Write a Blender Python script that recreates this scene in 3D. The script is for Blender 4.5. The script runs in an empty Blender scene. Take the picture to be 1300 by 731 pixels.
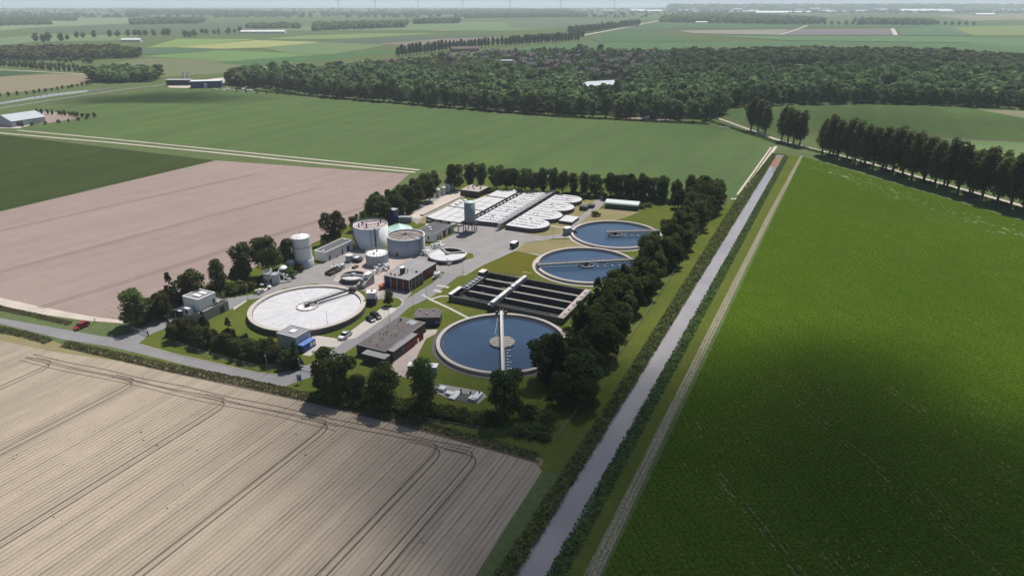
import bpy, math, random
import numpy as np
from mathutils import Vector, Matrix

# ------------------------------------------------------------------ camera, sky, sun, exposure
sc = bpy.context.scene
COL = sc.collection
F_PX, CAM_H = 870.0, 100.0                       # focal length for a 1300 px wide frame, camera height
PITCH = math.atan(362.5 / F_PX)                  # horizon 3 px below the top edge
cam_d = bpy.data.cameras.new("camera")
cam_d.sensor_fit = 'HORIZONTAL'; cam_d.sensor_width = 36.0
cam_d.lens = F_PX / 1300.0 * 36.0
cam_d.clip_start = 1.0; cam_d.clip_end = 150000.0
cam = bpy.data.objects.new("camera", cam_d); COL.objects.link(cam)
cam.location = (0, 0, CAM_H); cam.rotation_euler = (math.radians(90) - PITCH, 0, 0)
sc.camera = cam

SUN_DIR = Vector((0.43, 0.90, 0.0)).normalized()
SUN_EL = math.radians(60)
SUN_VEC = Vector((SUN_DIR.x * math.cos(SUN_EL), SUN_DIR.y * math.cos(SUN_EL), math.sin(SUN_EL)))
world = bpy.data.worlds.new("World"); sc.world = world; world.use_nodes = True
wn = world.node_tree; bg = wn.nodes["Background"]
sky = wn.nodes.new("ShaderNodeTexSky"); sky.sky_type = 'NISHITA'; sky.sun_disc = False
sky.sun_elevation = SUN_EL; sky.sun_rotation = math.atan2(SUN_DIR.x, SUN_DIR.y)
sky.altitude = 100; sky.air_density = 1.0; sky.dust_density = 1.2; sky.ozone_density = 1.0
wn.links.new(sky.outputs[0], bg.inputs[0]); bg.inputs[1].default_value = 0.072
sun_d = bpy.data.lights.new("sun", 'SUN'); sun_d.energy = 4.8; sun_d.angle = math.radians(0.5)
sun_d.color = (1.0, 0.95, 0.88)
sun = bpy.data.objects.new("sun", sun_d); COL.objects.link(sun)
sun.rotation_euler = SUN_VEC.to_track_quat('Z', 'Y').to_euler()
sc.view_settings.view_transform = 'Standard'; sc.view_settings.look = 'None'
sc.view_settings.gamma = 1.0; sc.view_settings.use_curve_mapping = False
sc.view_settings.exposure = 0.08
cy = sc.cycles
cy.max_bounces = 5; cy.diffuse_bounces = 2; cy.glossy_bounces = 2; cy.transmission_bounces = 2
cy.transparent_max_bounces = 8; cy.volume_bounces = 1
cy.use_denoising = True
cy.sample_clamp_indirect = 1.0

# ------------------------------------------------------------------ measuring helpers
def G(px, py, z=0.0):
    """ground position of a point measured in the survey photograph (plane at height z)"""
    x = (px - 650) / F_PX; y = (365.5 - py) / F_PX
    dy = math.cos(PITCH) + y * math.sin(PITCH); dz = -math.sin(PITCH) + y * math.cos(PITCH)
    t = (z - CAM_H) / dz
    return (x * t, dy * t)
AX = math.radians(64.2); UX, UY = math.cos(AX), math.sin(AX); OX, OY = 4.1, 98.6
def W(s, v):                                      # plant grid (s along the canal, v to its right) -> world
    return (OX + UX * s + UY * v, OY + UY * s - UX * v)
def SV(x, y):
    dx, dy = x - OX, y - OY
    return (dx * UX + dy * UY, dx * UY - dy * UX)
def GS(px, py, z=0.0): return SV(*G(px, py, z))

# ------------------------------------------------------------------ materials
MATS = {}
def nodes(name):
    m = bpy.data.materials.new(name); m.use_nodes = True
    nt = m.node_tree
    for n in list(nt.nodes): nt.nodes.remove(n)
    return m, nt
def N(nt, t, **kw):
    n = nt.nodes.new(t)
    for k, v in kw.items(): setattr(n, k, v)
    return n
def L(nt, a, b): nt.links.new(a, b)
def coords(nt, rot=0.0, scale=(1, 1, 1)):
    tc = N(nt, 'ShaderNodeTexCoord'); mp = N(nt, 'ShaderNodeMapping')
    mp.inputs['Rotation'].default_value = (0, 0, rot); mp.inputs['Scale'].default_value = scale
    L(nt, tc.outputs['Object'], mp.inputs['Vector']); return mp.outputs['Vector']
def coords_rs(nt, rot, scale):
    v = coords(nt, rot); mp = N(nt, 'ShaderNodeMapping'); mp.inputs['Scale'].default_value = scale
    L(nt, v, mp.inputs['Vector']); return mp.outputs['Vector']
def noise(nt, vec, scale, detail=3, rough=0.55, dist=0.0):
    n = N(nt, 'ShaderNodeTexNoise'); n.inputs['Scale'].default_value = scale
    n.inputs['Detail'].default_value = detail; n.inputs['Roughness'].default_value = rough
    n.inputs['Distortion'].default_value = dist
    if vec is not None: L(nt, vec, n.inputs['Vector'])
    return n.outputs['Fac']
def ramp(nt, fac, stops):
    r = N(nt, 'ShaderNodeValToRGB'); el = r.color_ramp.elements
    while len(el) < len(stops): el.new(0.5)
    for e, (p, c) in zip(el, stops):
        e.position = p; e.color = (c[0], c[1], c[2], 1) if hasattr(c, '__len__') else (c, c, c, 1)
    L(nt, fac, r.inputs['Fac']); return r.outputs['Color']
def mix(nt, fac, a, b, mode='MIX'):
    m = N(nt, 'ShaderNodeMix', data_type='RGBA', blend_type=mode)
    for sock, val in ((m.inputs['Factor'], fac), (m.inputs['A'], a), (m.inputs['B'], b)):
        if isinstance(val, (int, float)): sock.default_value = val
        elif isinstance(val, (tuple, list)): sock.default_value = (*val[:3], 1)
        else: L(nt, val, sock)
    return m.outputs['Result']
def math_(nt, op, a, b=None, clamp=False):
    m = N(nt, 'ShaderNodeMath', operation=op); m.use_clamp = clamp
    for i, val in enumerate((a, b)):
        if val is None: continue
        if isinstance(val, (int, float)): m.inputs[i].default_value = val
        else: L(nt, val, m.inputs[i])
    return m.outputs[0]
def finish(nt, color, rough=0.8, metal=0.0, bump=None, bump_s=0.2, bump_d=0.05, spec=None):
    p = N(nt, 'ShaderNodeBsdfPrincipled'); o = N(nt, 'ShaderNodeOutputMaterial')
    if isinstance(color, (tuple, list)): p.inputs['Base Color'].default_value = (*color[:3], 1)
    else: L(nt, color, p.inputs['Base Color'])
    if isinstance(rough, (int, float)): p.inputs['Roughness'].default_value = rough
    else: L(nt, rough, p.inputs['Roughness'])
    p.inputs['Metallic'].default_value = metal
    if spec is not None: p.inputs['Specular IOR Level'].default_value = spec
    if bump is not None:
        b = N(nt, 'ShaderNodeBump'); b.inputs['Strength'].default_value = bump_s; b.inputs['Distance'].default_value = bump_d
        L(nt, bump, b.inputs['Height']); L(nt, b.outputs[0], p.inputs['Normal'])
    L(nt, p.outputs[0], o.inputs['Surface'])
def paint(name, c, rough=0.7, var=0.18, scale=0.6, metal=0.0, streak=False, spec=None):
    """weathered plain surface"""
    if name in MATS: return MATS[name]
    m, nt = nodes(name)
    v = coords(nt, 0, (1, 1, 0.25 if streak else 1))
    f = noise(nt, v, scale, 5, 0.6); g = noise(nt, v, scale * 7, 3)
    mixf = math_(nt, 'ADD', math_(nt, 'MULTIPLY', f, 0.7), math_(nt, 'MULTIPLY', g, 0.3))
    col = ramp(nt, mixf, [(0.3, [x * (1 - var) for x in c]), (0.7, [min(1, x * (1 + var * 0.6)) for x in c])])
    finish(nt, col, rough, metal, spec=spec); MATS[name] = m; return m
def brick(name, c):
    m, nt = nodes(name); v = coords(nt)
    b = N(nt, 'ShaderNodeTexBrick'); b.inputs['Scale'].default_value = 1.0
    b.inputs['Brick Width'].default_value = 0.4; b.inputs['Row Height'].default_value = 0.16
    b.inputs['Mortar Size'].default_value = 0.02
    b.inputs['Color1'].default_value = (*c, 1); b.inputs['Color2'].default_value = (c[0]*.7, c[1]*.68, c[2]*.68, 1)
    b.inputs['Mortar'].default_value = (c[0]*1.4, c[1]*1.4, c[2]*1.4, 1)
    rot = N(nt, 'ShaderNodeMapping'); rot.inputs['Rotation'].default_value = (math.radians(90), 0, math.radians(35))
    L(nt, v, rot.inputs['Vector']); L(nt, rot.outputs[0], b.inputs['Vector'])
    col = mix(nt, math_(nt, 'MULTIPLY', noise(nt, v, 0.5, 4), 0.5), b.outputs['Color'], (c[0]*.6, c[1]*.6, c[2]*.62))
    finish(nt, col, 0.85); return m
def field(name, c1, c2, rows=None, row_c=None, row_amt=0.5, patch=0.02, fine=1.6, fine_amt=0.5, fine_c=None,
          speck=None, speck_c=None, speck_scale=0.8, band=None, band_dir=0.0, bump=0.0):
    """farmland seen from the air. rows = (direction angle of the rows, spacing)"""
    m, nt = nodes(name); v = coords(nt)
    p = noise(nt, v, patch, 4, 0.6)
    col = ramp(nt, p, [(0.33, c1), (0.67, c2)])
    mid = noise(nt, v, patch * 9, 4, 0.65)
    col = mix(nt, math_(nt, 'MULTIPLY', ramp(nt, mid, [(0.42, 0.0), (0.62, 1.0)]), 0.35), col, [x * 0.78 for x in c1])
    if rows:
        ang, sp = rows
        rv = coords(nt, -ang)
        sep = N(nt, 'ShaderNodeSeparateXYZ'); L(nt, rv, sep.inputs[0])
        wob = math_(nt, 'MULTIPLY', noise(nt, v, 0.03, 2), sp * 0.9)
        y = math_(nt, 'ADD', sep.outputs['Y'], wob)
        sn = math_(nt, 'SINE', math_(nt, 'MULTIPLY', y, 2 * math.pi / sp))
        str_n = noise(nt, coords_rs(nt, -ang, (0.018, 0.55 / sp, 1)), 1.0, 3, 0.65)
        brk = noise(nt, coords_rs(nt, -ang, (0.16, 1.3 / sp, 1)), 1.0, 2, 0.6)
        rr = math_(nt, 'MULTIPLY', ramp(nt, sn, [(0.15, 0.0), (0.9, 1.0)]), ramp(nt, str_n, [(0.36, 0.12), (0.62, 1.0)]))
        rr = math_(nt, 'MULTIPLY', rr, ramp(nt, brk, [(0.3, 0.45), (0.55, 1.0)]))
        col = mix(nt, math_(nt, 'MULTIPLY', rr, row_amt), col, row_c)
        if band:
            bv = coords_rs(nt, -ang, (0.004, 1.0 / band, 1))
            bn = noise(nt, bv, 1.0, 2, 0.5)
            col = mix(nt, math_(nt, 'MULTIPLY', ramp(nt, bn, [(0.4, 0.0), (0.6, 1.0)]), 0.22 if 'soil' in name else 0.4), col, row_c)
    f = noise(nt, v, fine, 4, 0.7)
    if fine_amt:
        col = mix(nt, math_(nt, 'MULTIPLY', ramp(nt, f, [(0.42, 0.0), (0.64, 1.0)]), fine_amt), col, fine_c or [x * 0.55 for x in c1])
    if speck:
        vo = N(nt, 'ShaderNodeTexVoronoi'); vo.inputs['Scale'].default_value = speck_scale
        L(nt, v, vo.inputs['Vector'])
        pat = ramp(nt, noise(nt, v, 0.045, 3, 0.6), [(0.45, 0.15), (0.62, 1.0)])
        th = math_(nt, 'LESS_THAN', vo.outputs['Distance'], math_(nt, 'MULTIPLY', pat, speck))
        rnd = N(nt, 'ShaderNodeSeparateColor'); L(nt, vo.outputs['Color'], rnd.inputs[0])
        th = math_(nt, 'MULTIPLY', th, math_(nt, 'GREATER_THAN', rnd.outputs[0], 0.55))
        col = mix(nt, math_(nt, 'MULTIPLY', th, 0.85), col, speck_c)
    finish(nt, col, 0.95, bump=f if bump else None, bump_s=0.6, bump_d=bump, spec=0.0)
    return m
def water(name, c, rough=0.04, wave=0.35, strength=0.06):
    m, nt = nodes(name); v = coords(nt)
    n = noise(nt, v, wave, 4, 0.6); big = noise(nt, v, 0.05, 3)
    col = ramp(nt, big, [(0.35, c), (0.65, [x * 0.8 for x in c])])
    finish(nt, col, rough, bump=n, bump_s=strength, bump_d=0.2); return m
def foliage(name, c_dark, c_light, transl=0.25, var=0.7):
    m, nt = nodes(name)
    g = N(nt, 'ShaderNodeNewGeometry'); oi = N(nt, 'ShaderNodeObjectInfo'); at_ = N(nt, 'ShaderNodeAttribute'); at_.attribute_name = 'tone'
    n1 = noise(nt, g.outputs['Position'], 0.45, 3, 0.6); n2 = noise(nt, g.outputs['Position'], 2.6, 2, 0.6)
    f = math_(nt, 'ADD', math_(nt, 'MULTIPLY', n1, 0.55), math_(nt, 'MULTIPLY', n2, 0.45))
    col = ramp(nt, f, [(0.35, c_dark), (0.65, c_light)])
    r = math_(nt, 'ADD', math_(nt, 'ADD', math_(nt, 'MULTIPLY', oi.outputs['Random'], var), 1.05 - var/2), math_(nt, 'MULTIPLY', at_.outputs['Fac'], 0.75))
    hs = N(nt, 'ShaderNodeHueSaturation'); L(nt, col, hs.inputs['Color']); L(nt, r, hs.inputs['Value'])
    L(nt, math_(nt, 'ADD', math_(nt, 'MULTIPLY', oi.outputs['Random'], 0.06), 0.465), hs.inputs['Hue'])
    d = N(nt, 'ShaderNodeBsdfDiffuse'); t = N(nt, 'ShaderNodeBsdfTranslucent'); mx = N(nt, 'ShaderNodeMixShader')
    o = N(nt, 'ShaderNodeOutputMaterial'); mx.inputs[0].default_value = transl
    L(nt, hs.outputs[0], d.inputs['Color']); L(nt, hs.outputs[0], t.inputs['Color'])
    L(nt, d.outputs[0], mx.inputs[1]); L(nt, t.outputs[0], mx.inputs[2]); L(nt, mx.outputs[0], o.inputs['Surface'])
    return m

M = dict(
    white=paint('white_paint', (0.76, 0.76, 0.76), 0.5, 0.07, 0.8, streak=True),
    cover=paint('white_cover', (0.53, 0.525, 0.54), 0.65, 0.16, 0.35),
    cream=paint('cream_wall', (0.60, 0.585, 0.55), 0.7, 0.12, 0.5, streak=True),
    concrete=paint('concrete', (0.34, 0.32, 0.295), 0.9, 0.25, 0.5),
    rim=paint('rim_concrete', (0.47, 0.42, 0.385), 0.9, 0.18, 0.6),
    conc_dark=paint('dark_concrete', (0.105, 0.10, 0.095), 0.9, 0.35, 0.7, streak=True),  # dark grey concrete with a random streaky tone
    grey=paint('grey_panel', (0.30, 0.32, 0.35), 0.55, 0.12, 0.6, streak=True),
    tankgrey=paint('tank_wall', (0.43, 0.45, 0.48), 0.5, 0.12, 0.3, streak=True),
    silo=paint('silo_metal', (0.21, 0.245, 0.28), 0.45, 0.15, 0.5, streak=True),
    dark=paint('dark_metal', (0.045, 0.045, 0.05), 0.6, 0.3, 1.0),
    steel=paint('galvanised_steel', (0.36, 0.37, 0.38), 0.45, 0.2, 1.0, metal=0.4),
    sludge=paint('dark_sludge', (0.022, 0.02, 0.018), 0.35, 0.4, 0.3),
    roofgrey=paint('grey_roofing', (0.27, 0.265, 0.27), 0.9, 0.22, 0.35),
    roofbrown=paint('brown_roofing', (0.125, 0.108, 0.104), 0.9, 0.3, 0.35),
    roofdark=paint('dark_roofing', (0.10, 0.10, 0.10), 0.85, 0.3, 0.4),
    gravelroof=paint('pink_gravel_roof', (0.42, 0.35, 0.34), 0.95, 0.2, 1.2),
    red=paint('red_paint', (0.20, 0.012, 0.016), 0.5, 0.15, 1.0),
    bluedk=paint('dark_blue_sheet', (0.012, 0.035, 0.15), 0.5, 0.15, 1.0),
    blue=paint('blue_paint', (0.018, 0.06, 0.30), 0.45, 0.15, 1.0),
    bluetop=paint('light_blue_paint', (0.12, 0.22, 0.50), 0.45, 0.15, 1.0),
    green=paint('green_sheet', (0.02, 0.075, 0.055), 0.5, 0.2, 1.0, streak=True),
    palegreen=paint('pale_green_roof', (0.50, 0.58, 0.55), 0.5, 0.12, 0.6),
    teal=paint('teal_membrane', (0.36, 0.52, 0.50), 0.5, 0.12, 0.5),
    glass=paint('window_glass', (0.02, 0.022, 0.028), 0.08, 0.1, 1.0),
    carblack=paint('black_car_paint', (0.012, 0.013, 0.016), 0.22, 0.1, 1.0),
    carred=paint('red_car_paint', (0.30, 0.012, 0.018), 0.25, 0.1, 1.0),
    carwhite=paint('white_car_paint', (0.70, 0.70, 0.70), 0.3, 0.05, 1.0),
    rubber=paint('tyre_rubber', (0.02, 0.02, 0.02), 0.8, 0.2, 1.0),
    orange=paint('orange_paint', (0.42, 0.11, 0.04), 0.6, 0.2, 1.0),
    asphalt=paint('asphalt', (0.215, 0.21, 0.215), 0.95, 0.16, 0.12),
    yard=paint('yard_paving', (0.255, 0.24, 0.235), 0.95, 0.2, 0.15),
    slab=paint('pale_slabs', (0.43, 0.395, 0.36), 0.9, 0.16, 0.3),
    pinkpave=paint('pink_paving', (0.40, 0.335, 0.305), 0.9, 0.2, 0.3),
    track=paint('pale_track', (0.50, 0.44, 0.38), 0.95, 0.22, 0.12),
    wheel=paint('wheel_track_soil', (0.10, 0.078, 0.064), 0.95, 0.4, 0.5),
    bark=paint('bark', (0.075, 0.062, 0.05), 0.95, 0.3, 1.5),
    mud=paint('mud_bank', (0.10, 0.075, 0.055), 0.95, 0.3, 0.4),
    rooftile=paint('roof_tiles', (0.13, 0.085, 0.075), 0.9, 0.3, 0.8),
    rooftile2=paint('grey_roof_tiles', (0.10, 0.10, 0.11), 0.9, 0.3, 0.8),
    housewall=paint('house_brick', (0.26, 0.18, 0.14), 0.9, 0.3, 0.5),
    barnroof=paint('barn_roof', (0.42, 0.45, 0.50), 0.6, 0.1, 0.2),
    clothes=paint('dark_clothes', (0.05, 0.02, 0.03), 0.9, 0.2, 2.0),
    skin=paint('skin', (0.45, 0.28, 0.2), 0.6, 0.1, 2.0),
)
M['tramline'] = paint('dark_crop_tramline', (0.055, 0.085, 0.036), .95, .3, .3)
M['brickdk'] = brick('dark_brick', (0.085, 0.065, 0.058))
M['tankwater'] = water('sky_tinted_water', (0.040, 0.075, 0.135), 0.03, 0.5, 0.02)  # blue of the base colour stands in for reflected sky
M['canalwater'] = water('silty_canal_water', (0.33, 0.31, 0.315), 0.08, 0.6, 0.05)
M['weed'] = paint('brown_water_weed', (0.22, 0.12, 0.08), 0.9, 0.3, 0.3)
M['lake'] = paint('lake_water', (0.55, 0.60, 0.66), 0.3, 0.05, 0.0005)  # pale base colour paints in the bright sky mirrored by the lake
M['leaf'] = foliage('leaf_dark', (0.040, 0.054, 0.020), (0.115, 0.138, 0.046), .36)
M['leaf2'] = foliage('leaf_mid', (0.052, 0.074, 0.026), (0.135, 0.165, 0.055), .36)
M['conifer'] = foliage('leaf_conifer', (0.018, 0.036, 0.018), (0.045, 0.072, 0.030), 0.12)
M['poplar'] = foliage('leaf_poplar', (0.080, 0.096, 0.040), (0.155, 0.175, 0.072), .5)
M['bush'] = foliage('leaf_bush', (0.045, 0.075, 0.024), (0.115, 0.155, 0.050))
M['woodleaf'] = foliage('leaf_wood', (0.065, 0.092, 0.042), (0.155, 0.190, 0.085), 0.3)
M['reed'] = foliage('reed_blades', (0.070, 0.115, 0.045), (0.165, 0.215, 0.075), 0.4, 0.0)
M['verge'] = foliage('verge_plants', (0.085, 0.095, 0.040), (0.190, 0.190, 0.095), 0.35, 0.0)
M['grass'] = field('mown_grass', (0.085, 0.112, 0.024), (0.125, 0.135, 0.032), patch=0.06, fine=1.2, fine_amt=0.45, fine_c=(0.05, 0.08, 0.012), bump=0.1)
M['dry'] = field('dry_grass', (0.27, 0.225, 0.135), (0.20, 0.185, 0.085), patch=0.09, fine=0.9, fine_amt=0.35, fine_c=(0.16, 0.15, 0.06))
M['olive'] = field('olive_grass', (0.135, 0.115, 0.022), (0.105, 0.115, 0.02), patch=0.12, fine=1.0, fine_amt=0.35)
M['rough'] = field('rough_grass', (0.10, 0.135, 0.055), (0.13, 0.16, 0.07), patch=0.05, fine=0.7, fine_amt=0.5)
ROW = AX; ROW2 = AX + math.pi - math.atan2(0.634, -0.773) 
# rows of the right-hand crop run parallel to the poplar road
_a, _b = W(0, 0), W(-0.773, 0.634); ROW2 = math.atan2(_b[1] - _a[1], _b[0] - _a[0])
_a, _b = W(0, 0), W(163, 25); ROW3 = math.atan2(_b[1] - _a[1], _b[0] - _a[0])
M['soil_near'] = field('ridged_dry_soil', (0.45, 0.38, 0.295), (0.385, 0.32, 0.25), rows=(ROW, 1.25), row_c=(0.12, 0.098, 0.078), row_amt=0.85,
                       patch=0.02, fine=2.2, fine_amt=0.35, fine_c=(0.20, 0.165, 0.135), speck=0.16, speck_c=(0.05, 0.04, 0.035), speck_scale=0.45, band=5.0, bump=0.15)
M['soil_far'] = field('pink_dry_soil', (0.335, 0.262, 0.235), (0.285, 0.222, 0.20), rows=(ROW3, 1.6), row_c=(0.20, 0.155, 0.137), row_amt=0.4,
                      patch=0.012, fine=1.0, fine_amt=0.2, fine_c=(0.19, 0.15, 0.13), speck=0.12, speck_c=(0.1, 0.08, 0.07), speck_scale=0.3, band=9.0)
M['crop'] = field('beet_crop', (0.070, 0.120, 0.010), (0.088, 0.138, 0.012), rows=(ROW2, 1.3), row_c=(0.030, 0.060, 0.008), row_amt=0.8,
                  patch=0.015, fine=1.3, fine_amt=0.95, fine_c=(0.020, 0.045, 0.004), speck=0.22, speck_c=(0.22, 0.20, 0.12), speck_scale=1.0, bump=0.3)
M['crop_edge'] = field('thin_crop_over_soil', (0.34, 0.30, 0.235), (0.28, 0.25, 0.18), rows=(ROW, 0.9), row_c=(0.07, 0.10, 0.03), row_amt=0.9,
                       patch=0.1, fine=1.3, fine_amt=0.75, fine_c=(0.08, 0.10, 0.03))
M['crop_thin'] = field('patchy_crop', (0.075, 0.122, 0.013), (0.088, 0.138, 0.014), patch=0.03, fine=0.35, fine_amt=0.30, fine_c=(0.22, 0.21, 0.11), speck=0.42, speck_c=(0.30, 0.28, 0.18), speck_scale=0.5)
M['green_field'] = field('young_green_crop', (0.090, 0.135, 0.056), (0.105, 0.160, 0.046), rows=(ROW, 3.0), row_c=(0.062, 0.10, 0.042), row_amt=0.5,
                         patch=0.004, fine=0.5, fine_amt=0.25, fine_c=(0.06, 0.10, 0.04), band=22.0)
M['dark_field'] = field('dark_green_crop', (0.045, 0.065, 0.020), (0.062, 0.078, 0.026), rows=(ROW, 3.0), row_c=(0.033, 0.05, 0.018), row_amt=0.35,
                        patch=0.01, fine=0.5, fine_amt=0.3, band=20.0)
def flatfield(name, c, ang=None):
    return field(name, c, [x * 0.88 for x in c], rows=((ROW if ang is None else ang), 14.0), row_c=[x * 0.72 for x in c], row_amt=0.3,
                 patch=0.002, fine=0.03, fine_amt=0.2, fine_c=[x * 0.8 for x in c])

# ------------------------------------------------------------------ object helpers
ORD = {}
def nth(key):
    ORD[key] = ORD.get(key, 0) + 1; n = ORD[key]
    return '%d%s' % (n, 'th' if 10 <= n % 100 <= 20 else {1: 'st', 2: 'nd', 3: 'rd'}.get(n % 10, 'th'))
def tag(o, label=None, cat=None, group=None, kind=None):
    if label: o['label'] = label
    if cat: o['category'] = cat
    if group: o['group'] = group
    if kind: o['kind'] = kind
    return o
def empty(name, x, y, z=0.0, rz=0.0, label=None, cat=None, group=None):
    o = bpy.data.objects.new(name, None); COL.objects.link(o)
    o.empty_display_size = 1.0
    o.location = (x, y, z); o.rotation_euler = (0, 0, rz); return tag(o, label, cat, group)
def copy_tree(o, parent=None):
    c = o.copy(); COL.objects.link(c)
    if parent: c.parent = parent
    for ch in o.children: copy_tree(ch, c)
    return c
def np_mesh(name, V, Fq, mats, midx=None, smooth=False):
    """V (n,3), Fq (m,k) all faces with k corners"""
    me = bpy.data.meshes.new(name); V = np.asarray(V, np.float32); Fq = np.asarray(Fq, np.int32)
    m, k = Fq.shape
    me.vertices.add(len(V)); me.vertices.foreach_set('co', V.ravel())
    me.loops.add(m * k); me.loops.foreach_set('vertex_index', Fq.ravel())
    me.polygons.add(m); me.polygons.foreach_set('loop_start', np.arange(0, m * k, k, dtype=np.int32))
    for mm in mats: me.materials.append(mm)
    if midx is not None: me.polygons.foreach_set('material_index', np.asarray(midx, np.int32))
    me.polygons.foreach_set('use_smooth', np.full(m, smooth, dtype=bool))
    me.update(calc_edges=True); me.validate(); return me
class MB:
    """collects shapes and links them as ONE mesh object"""
    def __init__(self): self.v = []; self.f = []; self.m = []; self.sm = []
    def add(self, vs, fs, mi=0, smooth=False):
        b = len(self.v); self.v += [tuple(p) for p in vs]
        for f in fs: self.f.append([b + i for i in f]); self.m.append(mi); self.sm.append(smooth)
        return self
    def box(self, x0, x1, y0, y1, z0, z1, mi=0, top_mi=None):
        vs = [(x0,y0,z0),(x1,y0,z0),(x1,y1,z0),(x0,y1,z0),(x0,y0,z1),(x1,y0,z1),(x1,y1,z1),(x0,y1,z1)]
        self.add(vs, [(3,2,1,0),(0,1,5,4),(1,2,6,5),(2,3,7,6),(3,0,4,7)], mi)
        b = len(self.v); self.f.append([b-4, b-3, b-2, b-1]); self.m.append(mi if top_mi is None else top_mi); self.sm.append(False)
        return self
    def prism(self, poly, z0, z1, mi=0, top_mi=None):
        n = len(poly)
        a = sum(poly[i][0]*poly[(i+1)%n][1]-poly[(i+1)%n][0]*poly[i][1] for i in range(n))
        if a < 0: poly = poly[::-1]
        vs = [(p[0],p[1],z0) for p in poly] + [(p[0],p[1],z1) for p in poly]
        self.add(vs, [tuple(range(n-1,-1,-1))] + [(i,(i+1)%n,n+(i+1)%n,n+i) for i in range(n)], mi)
        b = len(self.v) - n; self.f.append(list(range(b, b+n))); self.m.append(mi if top_mi is None else top_mi); self.sm.append(False)
        return self
    def lathe(self, prof, n=48, cx=0, cy=0, mi=0, smooth=True, close=False):
        """prof list of (r,z); caps are made where r==0"""
        vs = []; rings = []
        for r, z in prof:
            if r < 1e-6: rings.append([len(vs)]); vs.append((cx, cy, z))
            else:
                rings.append(list(range(len(vs), len(vs)+n)))
                vs += [(cx+r*math.cos(2*math.pi*i/n), cy+r*math.sin(2*math.pi*i/n), z) for i in range(n)]
        fs = []
        pairs = list(zip(rings, rings[1:])) + ([(rings[-1], rings[0])] if close else [])
        for a, b in pairs:
            for i in range(n):
                j = (i+1) % n
                if len(a) == 1 and len(b) == 1: continue
                if len(a) == 1: fs.append((a[0], b[j], b[i]))
                elif len(b) == 1: fs.append((a[i], a[j], b[0]))
                else: fs.append((a[i], a[j], b[j], b[i]))
        return self.add(vs, fs, mi, smooth)
    def tube(self, pts, r, n=8, mi=0, r1=None):
        pts = [Vector(p) for p in pts]; vs = []; fs = []
        for k, p in enumerate(pts):
            d = (pts[min(k+1, len(pts)-1)] - pts[max(k-1, 0)]).normalized()
            a = d.orthogonal().normalized(); b = d.cross(a)
            rr = r if r1 is None else r + (r1 - r) * k / max(1, len(pts)-1)
            vs += [tuple(p + (a*math.cos(2*math.pi*i/n) + b*math.sin(2*math.pi*i/n))*rr) for i in range(n)]
        for k in range(len(pts)-1):
            for i in range(n):
                j = (i+1) % n; fs.append((k*n+i, k*n+j, (k+1)*n+j, (k+1)*n+i))
        fs.append(tuple(range(n-1,-1,-1))); fs.append(tuple((len(pts)-1)*n+i for i in range(n)))
        return self.add(vs, fs, mi, n > 5)
    def beam(self, a, b, w, h, mi=0):
        """horizontal-ish rectangular beam, top centred on a-b"""
        a = Vector(a); b = Vector(b); d = (b-a).normalized(); s = d.cross(Vector((0,0,1))).normalized()*w/2; u = Vector((0,0,h))
        vs = [a-s-u, a+s-u, a+s, a-s, b-s-u, b+s-u, b+s, b-s]
        return self.add(vs, [(0,1,2,3),(7,6,5,4),(0,4,5,1),(1,5,6,2),(2,6,7,3),(3,7,4,0)], mi)
    def build(self, name, mats, parent=None):
        me = bpy.data.meshes.new(name); me.from_pydata(self.v, [], self.f)
        if not isinstance(mats, (list, tuple)): mats = [mats]
        for mm in mats: me.materials.append(mm)
        me.polygons.foreach_set('material_index', self.m); me.polygons.foreach_set('use_smooth', self.sm)
        me.update(); o = bpy.data.objects.new(name, me); COL.objects.link(o)
        if parent: o.parent = parent
        return o
    def build_each(self, name, mats, parent=None):
        """one mesh object per connected piece"""
        root = list(range(len(self.v)))
        def fd(i):
            while root[i] != i: root[i] = root[root[i]]; i = root[i]
            return i
        for f in self.f:
            for i in f[1:]: root[fd(i)] = fd(f[0])
        groups = {}
        for k, f in enumerate(self.f): groups.setdefault(fd(f[0]), []).append(k)
        out = []
        for ks in groups.values():
            q = MB(); mp = {}
            for k in ks:
                for i in self.f[k]:
                    if i not in mp: mp[i] = len(q.v); q.v.append(self.v[i])
                q.f.append([mp[i] for i in self.f[k]]); q.m.append(self.m[k]); q.sm.append(self.sm[k])
            out.append(q.build(name, mats, parent))
        return out
    def railing(self, pts, z0, h=1.1, step=1.6, r=0.035, closed=False, mi=0):
        P = [Vector((p[0], p[1], z0)) for p in pts]
        if closed: P.append(P[0].copy())
        for a, b in zip(P, P[1:]):
            for hh in (h, h*0.55): self.beam(a+Vector((0,0,hh)), b+Vector((0,0,hh)), r*2, r*2, mi)
            n = max(1, int((b-a).length/step))
            for i in range(n): 
                q = a.lerp(b, i/n); self.box(q.x-r, q.x+r, q.y-r, q.y+r, z0, z0+h, mi)
        return self
def part(name, mb, mats, parent): return mb.build(name, mats, parent)
def sheet(name, pts, z, m, kind='structure', px=True):
    P = [G(*p) for p in pts] if px else pts
    n = len(P); a = sum(P[i][0]*P[(i+1)%n][1]-P[(i+1)%n][0]*P[i][1] for i in range(n))
    if a < 0: P = P[::-1]
    mb = MB(); mb.add([(p[0], p[1], z) for p in P], [tuple(range(n))]); o = mb.build(name, m); tag(o, kind=kind); return o
def sheet_sv(name, pts, z, m): return sheet(name, [W(*p) for p in pts], z, m, px=False)
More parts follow.
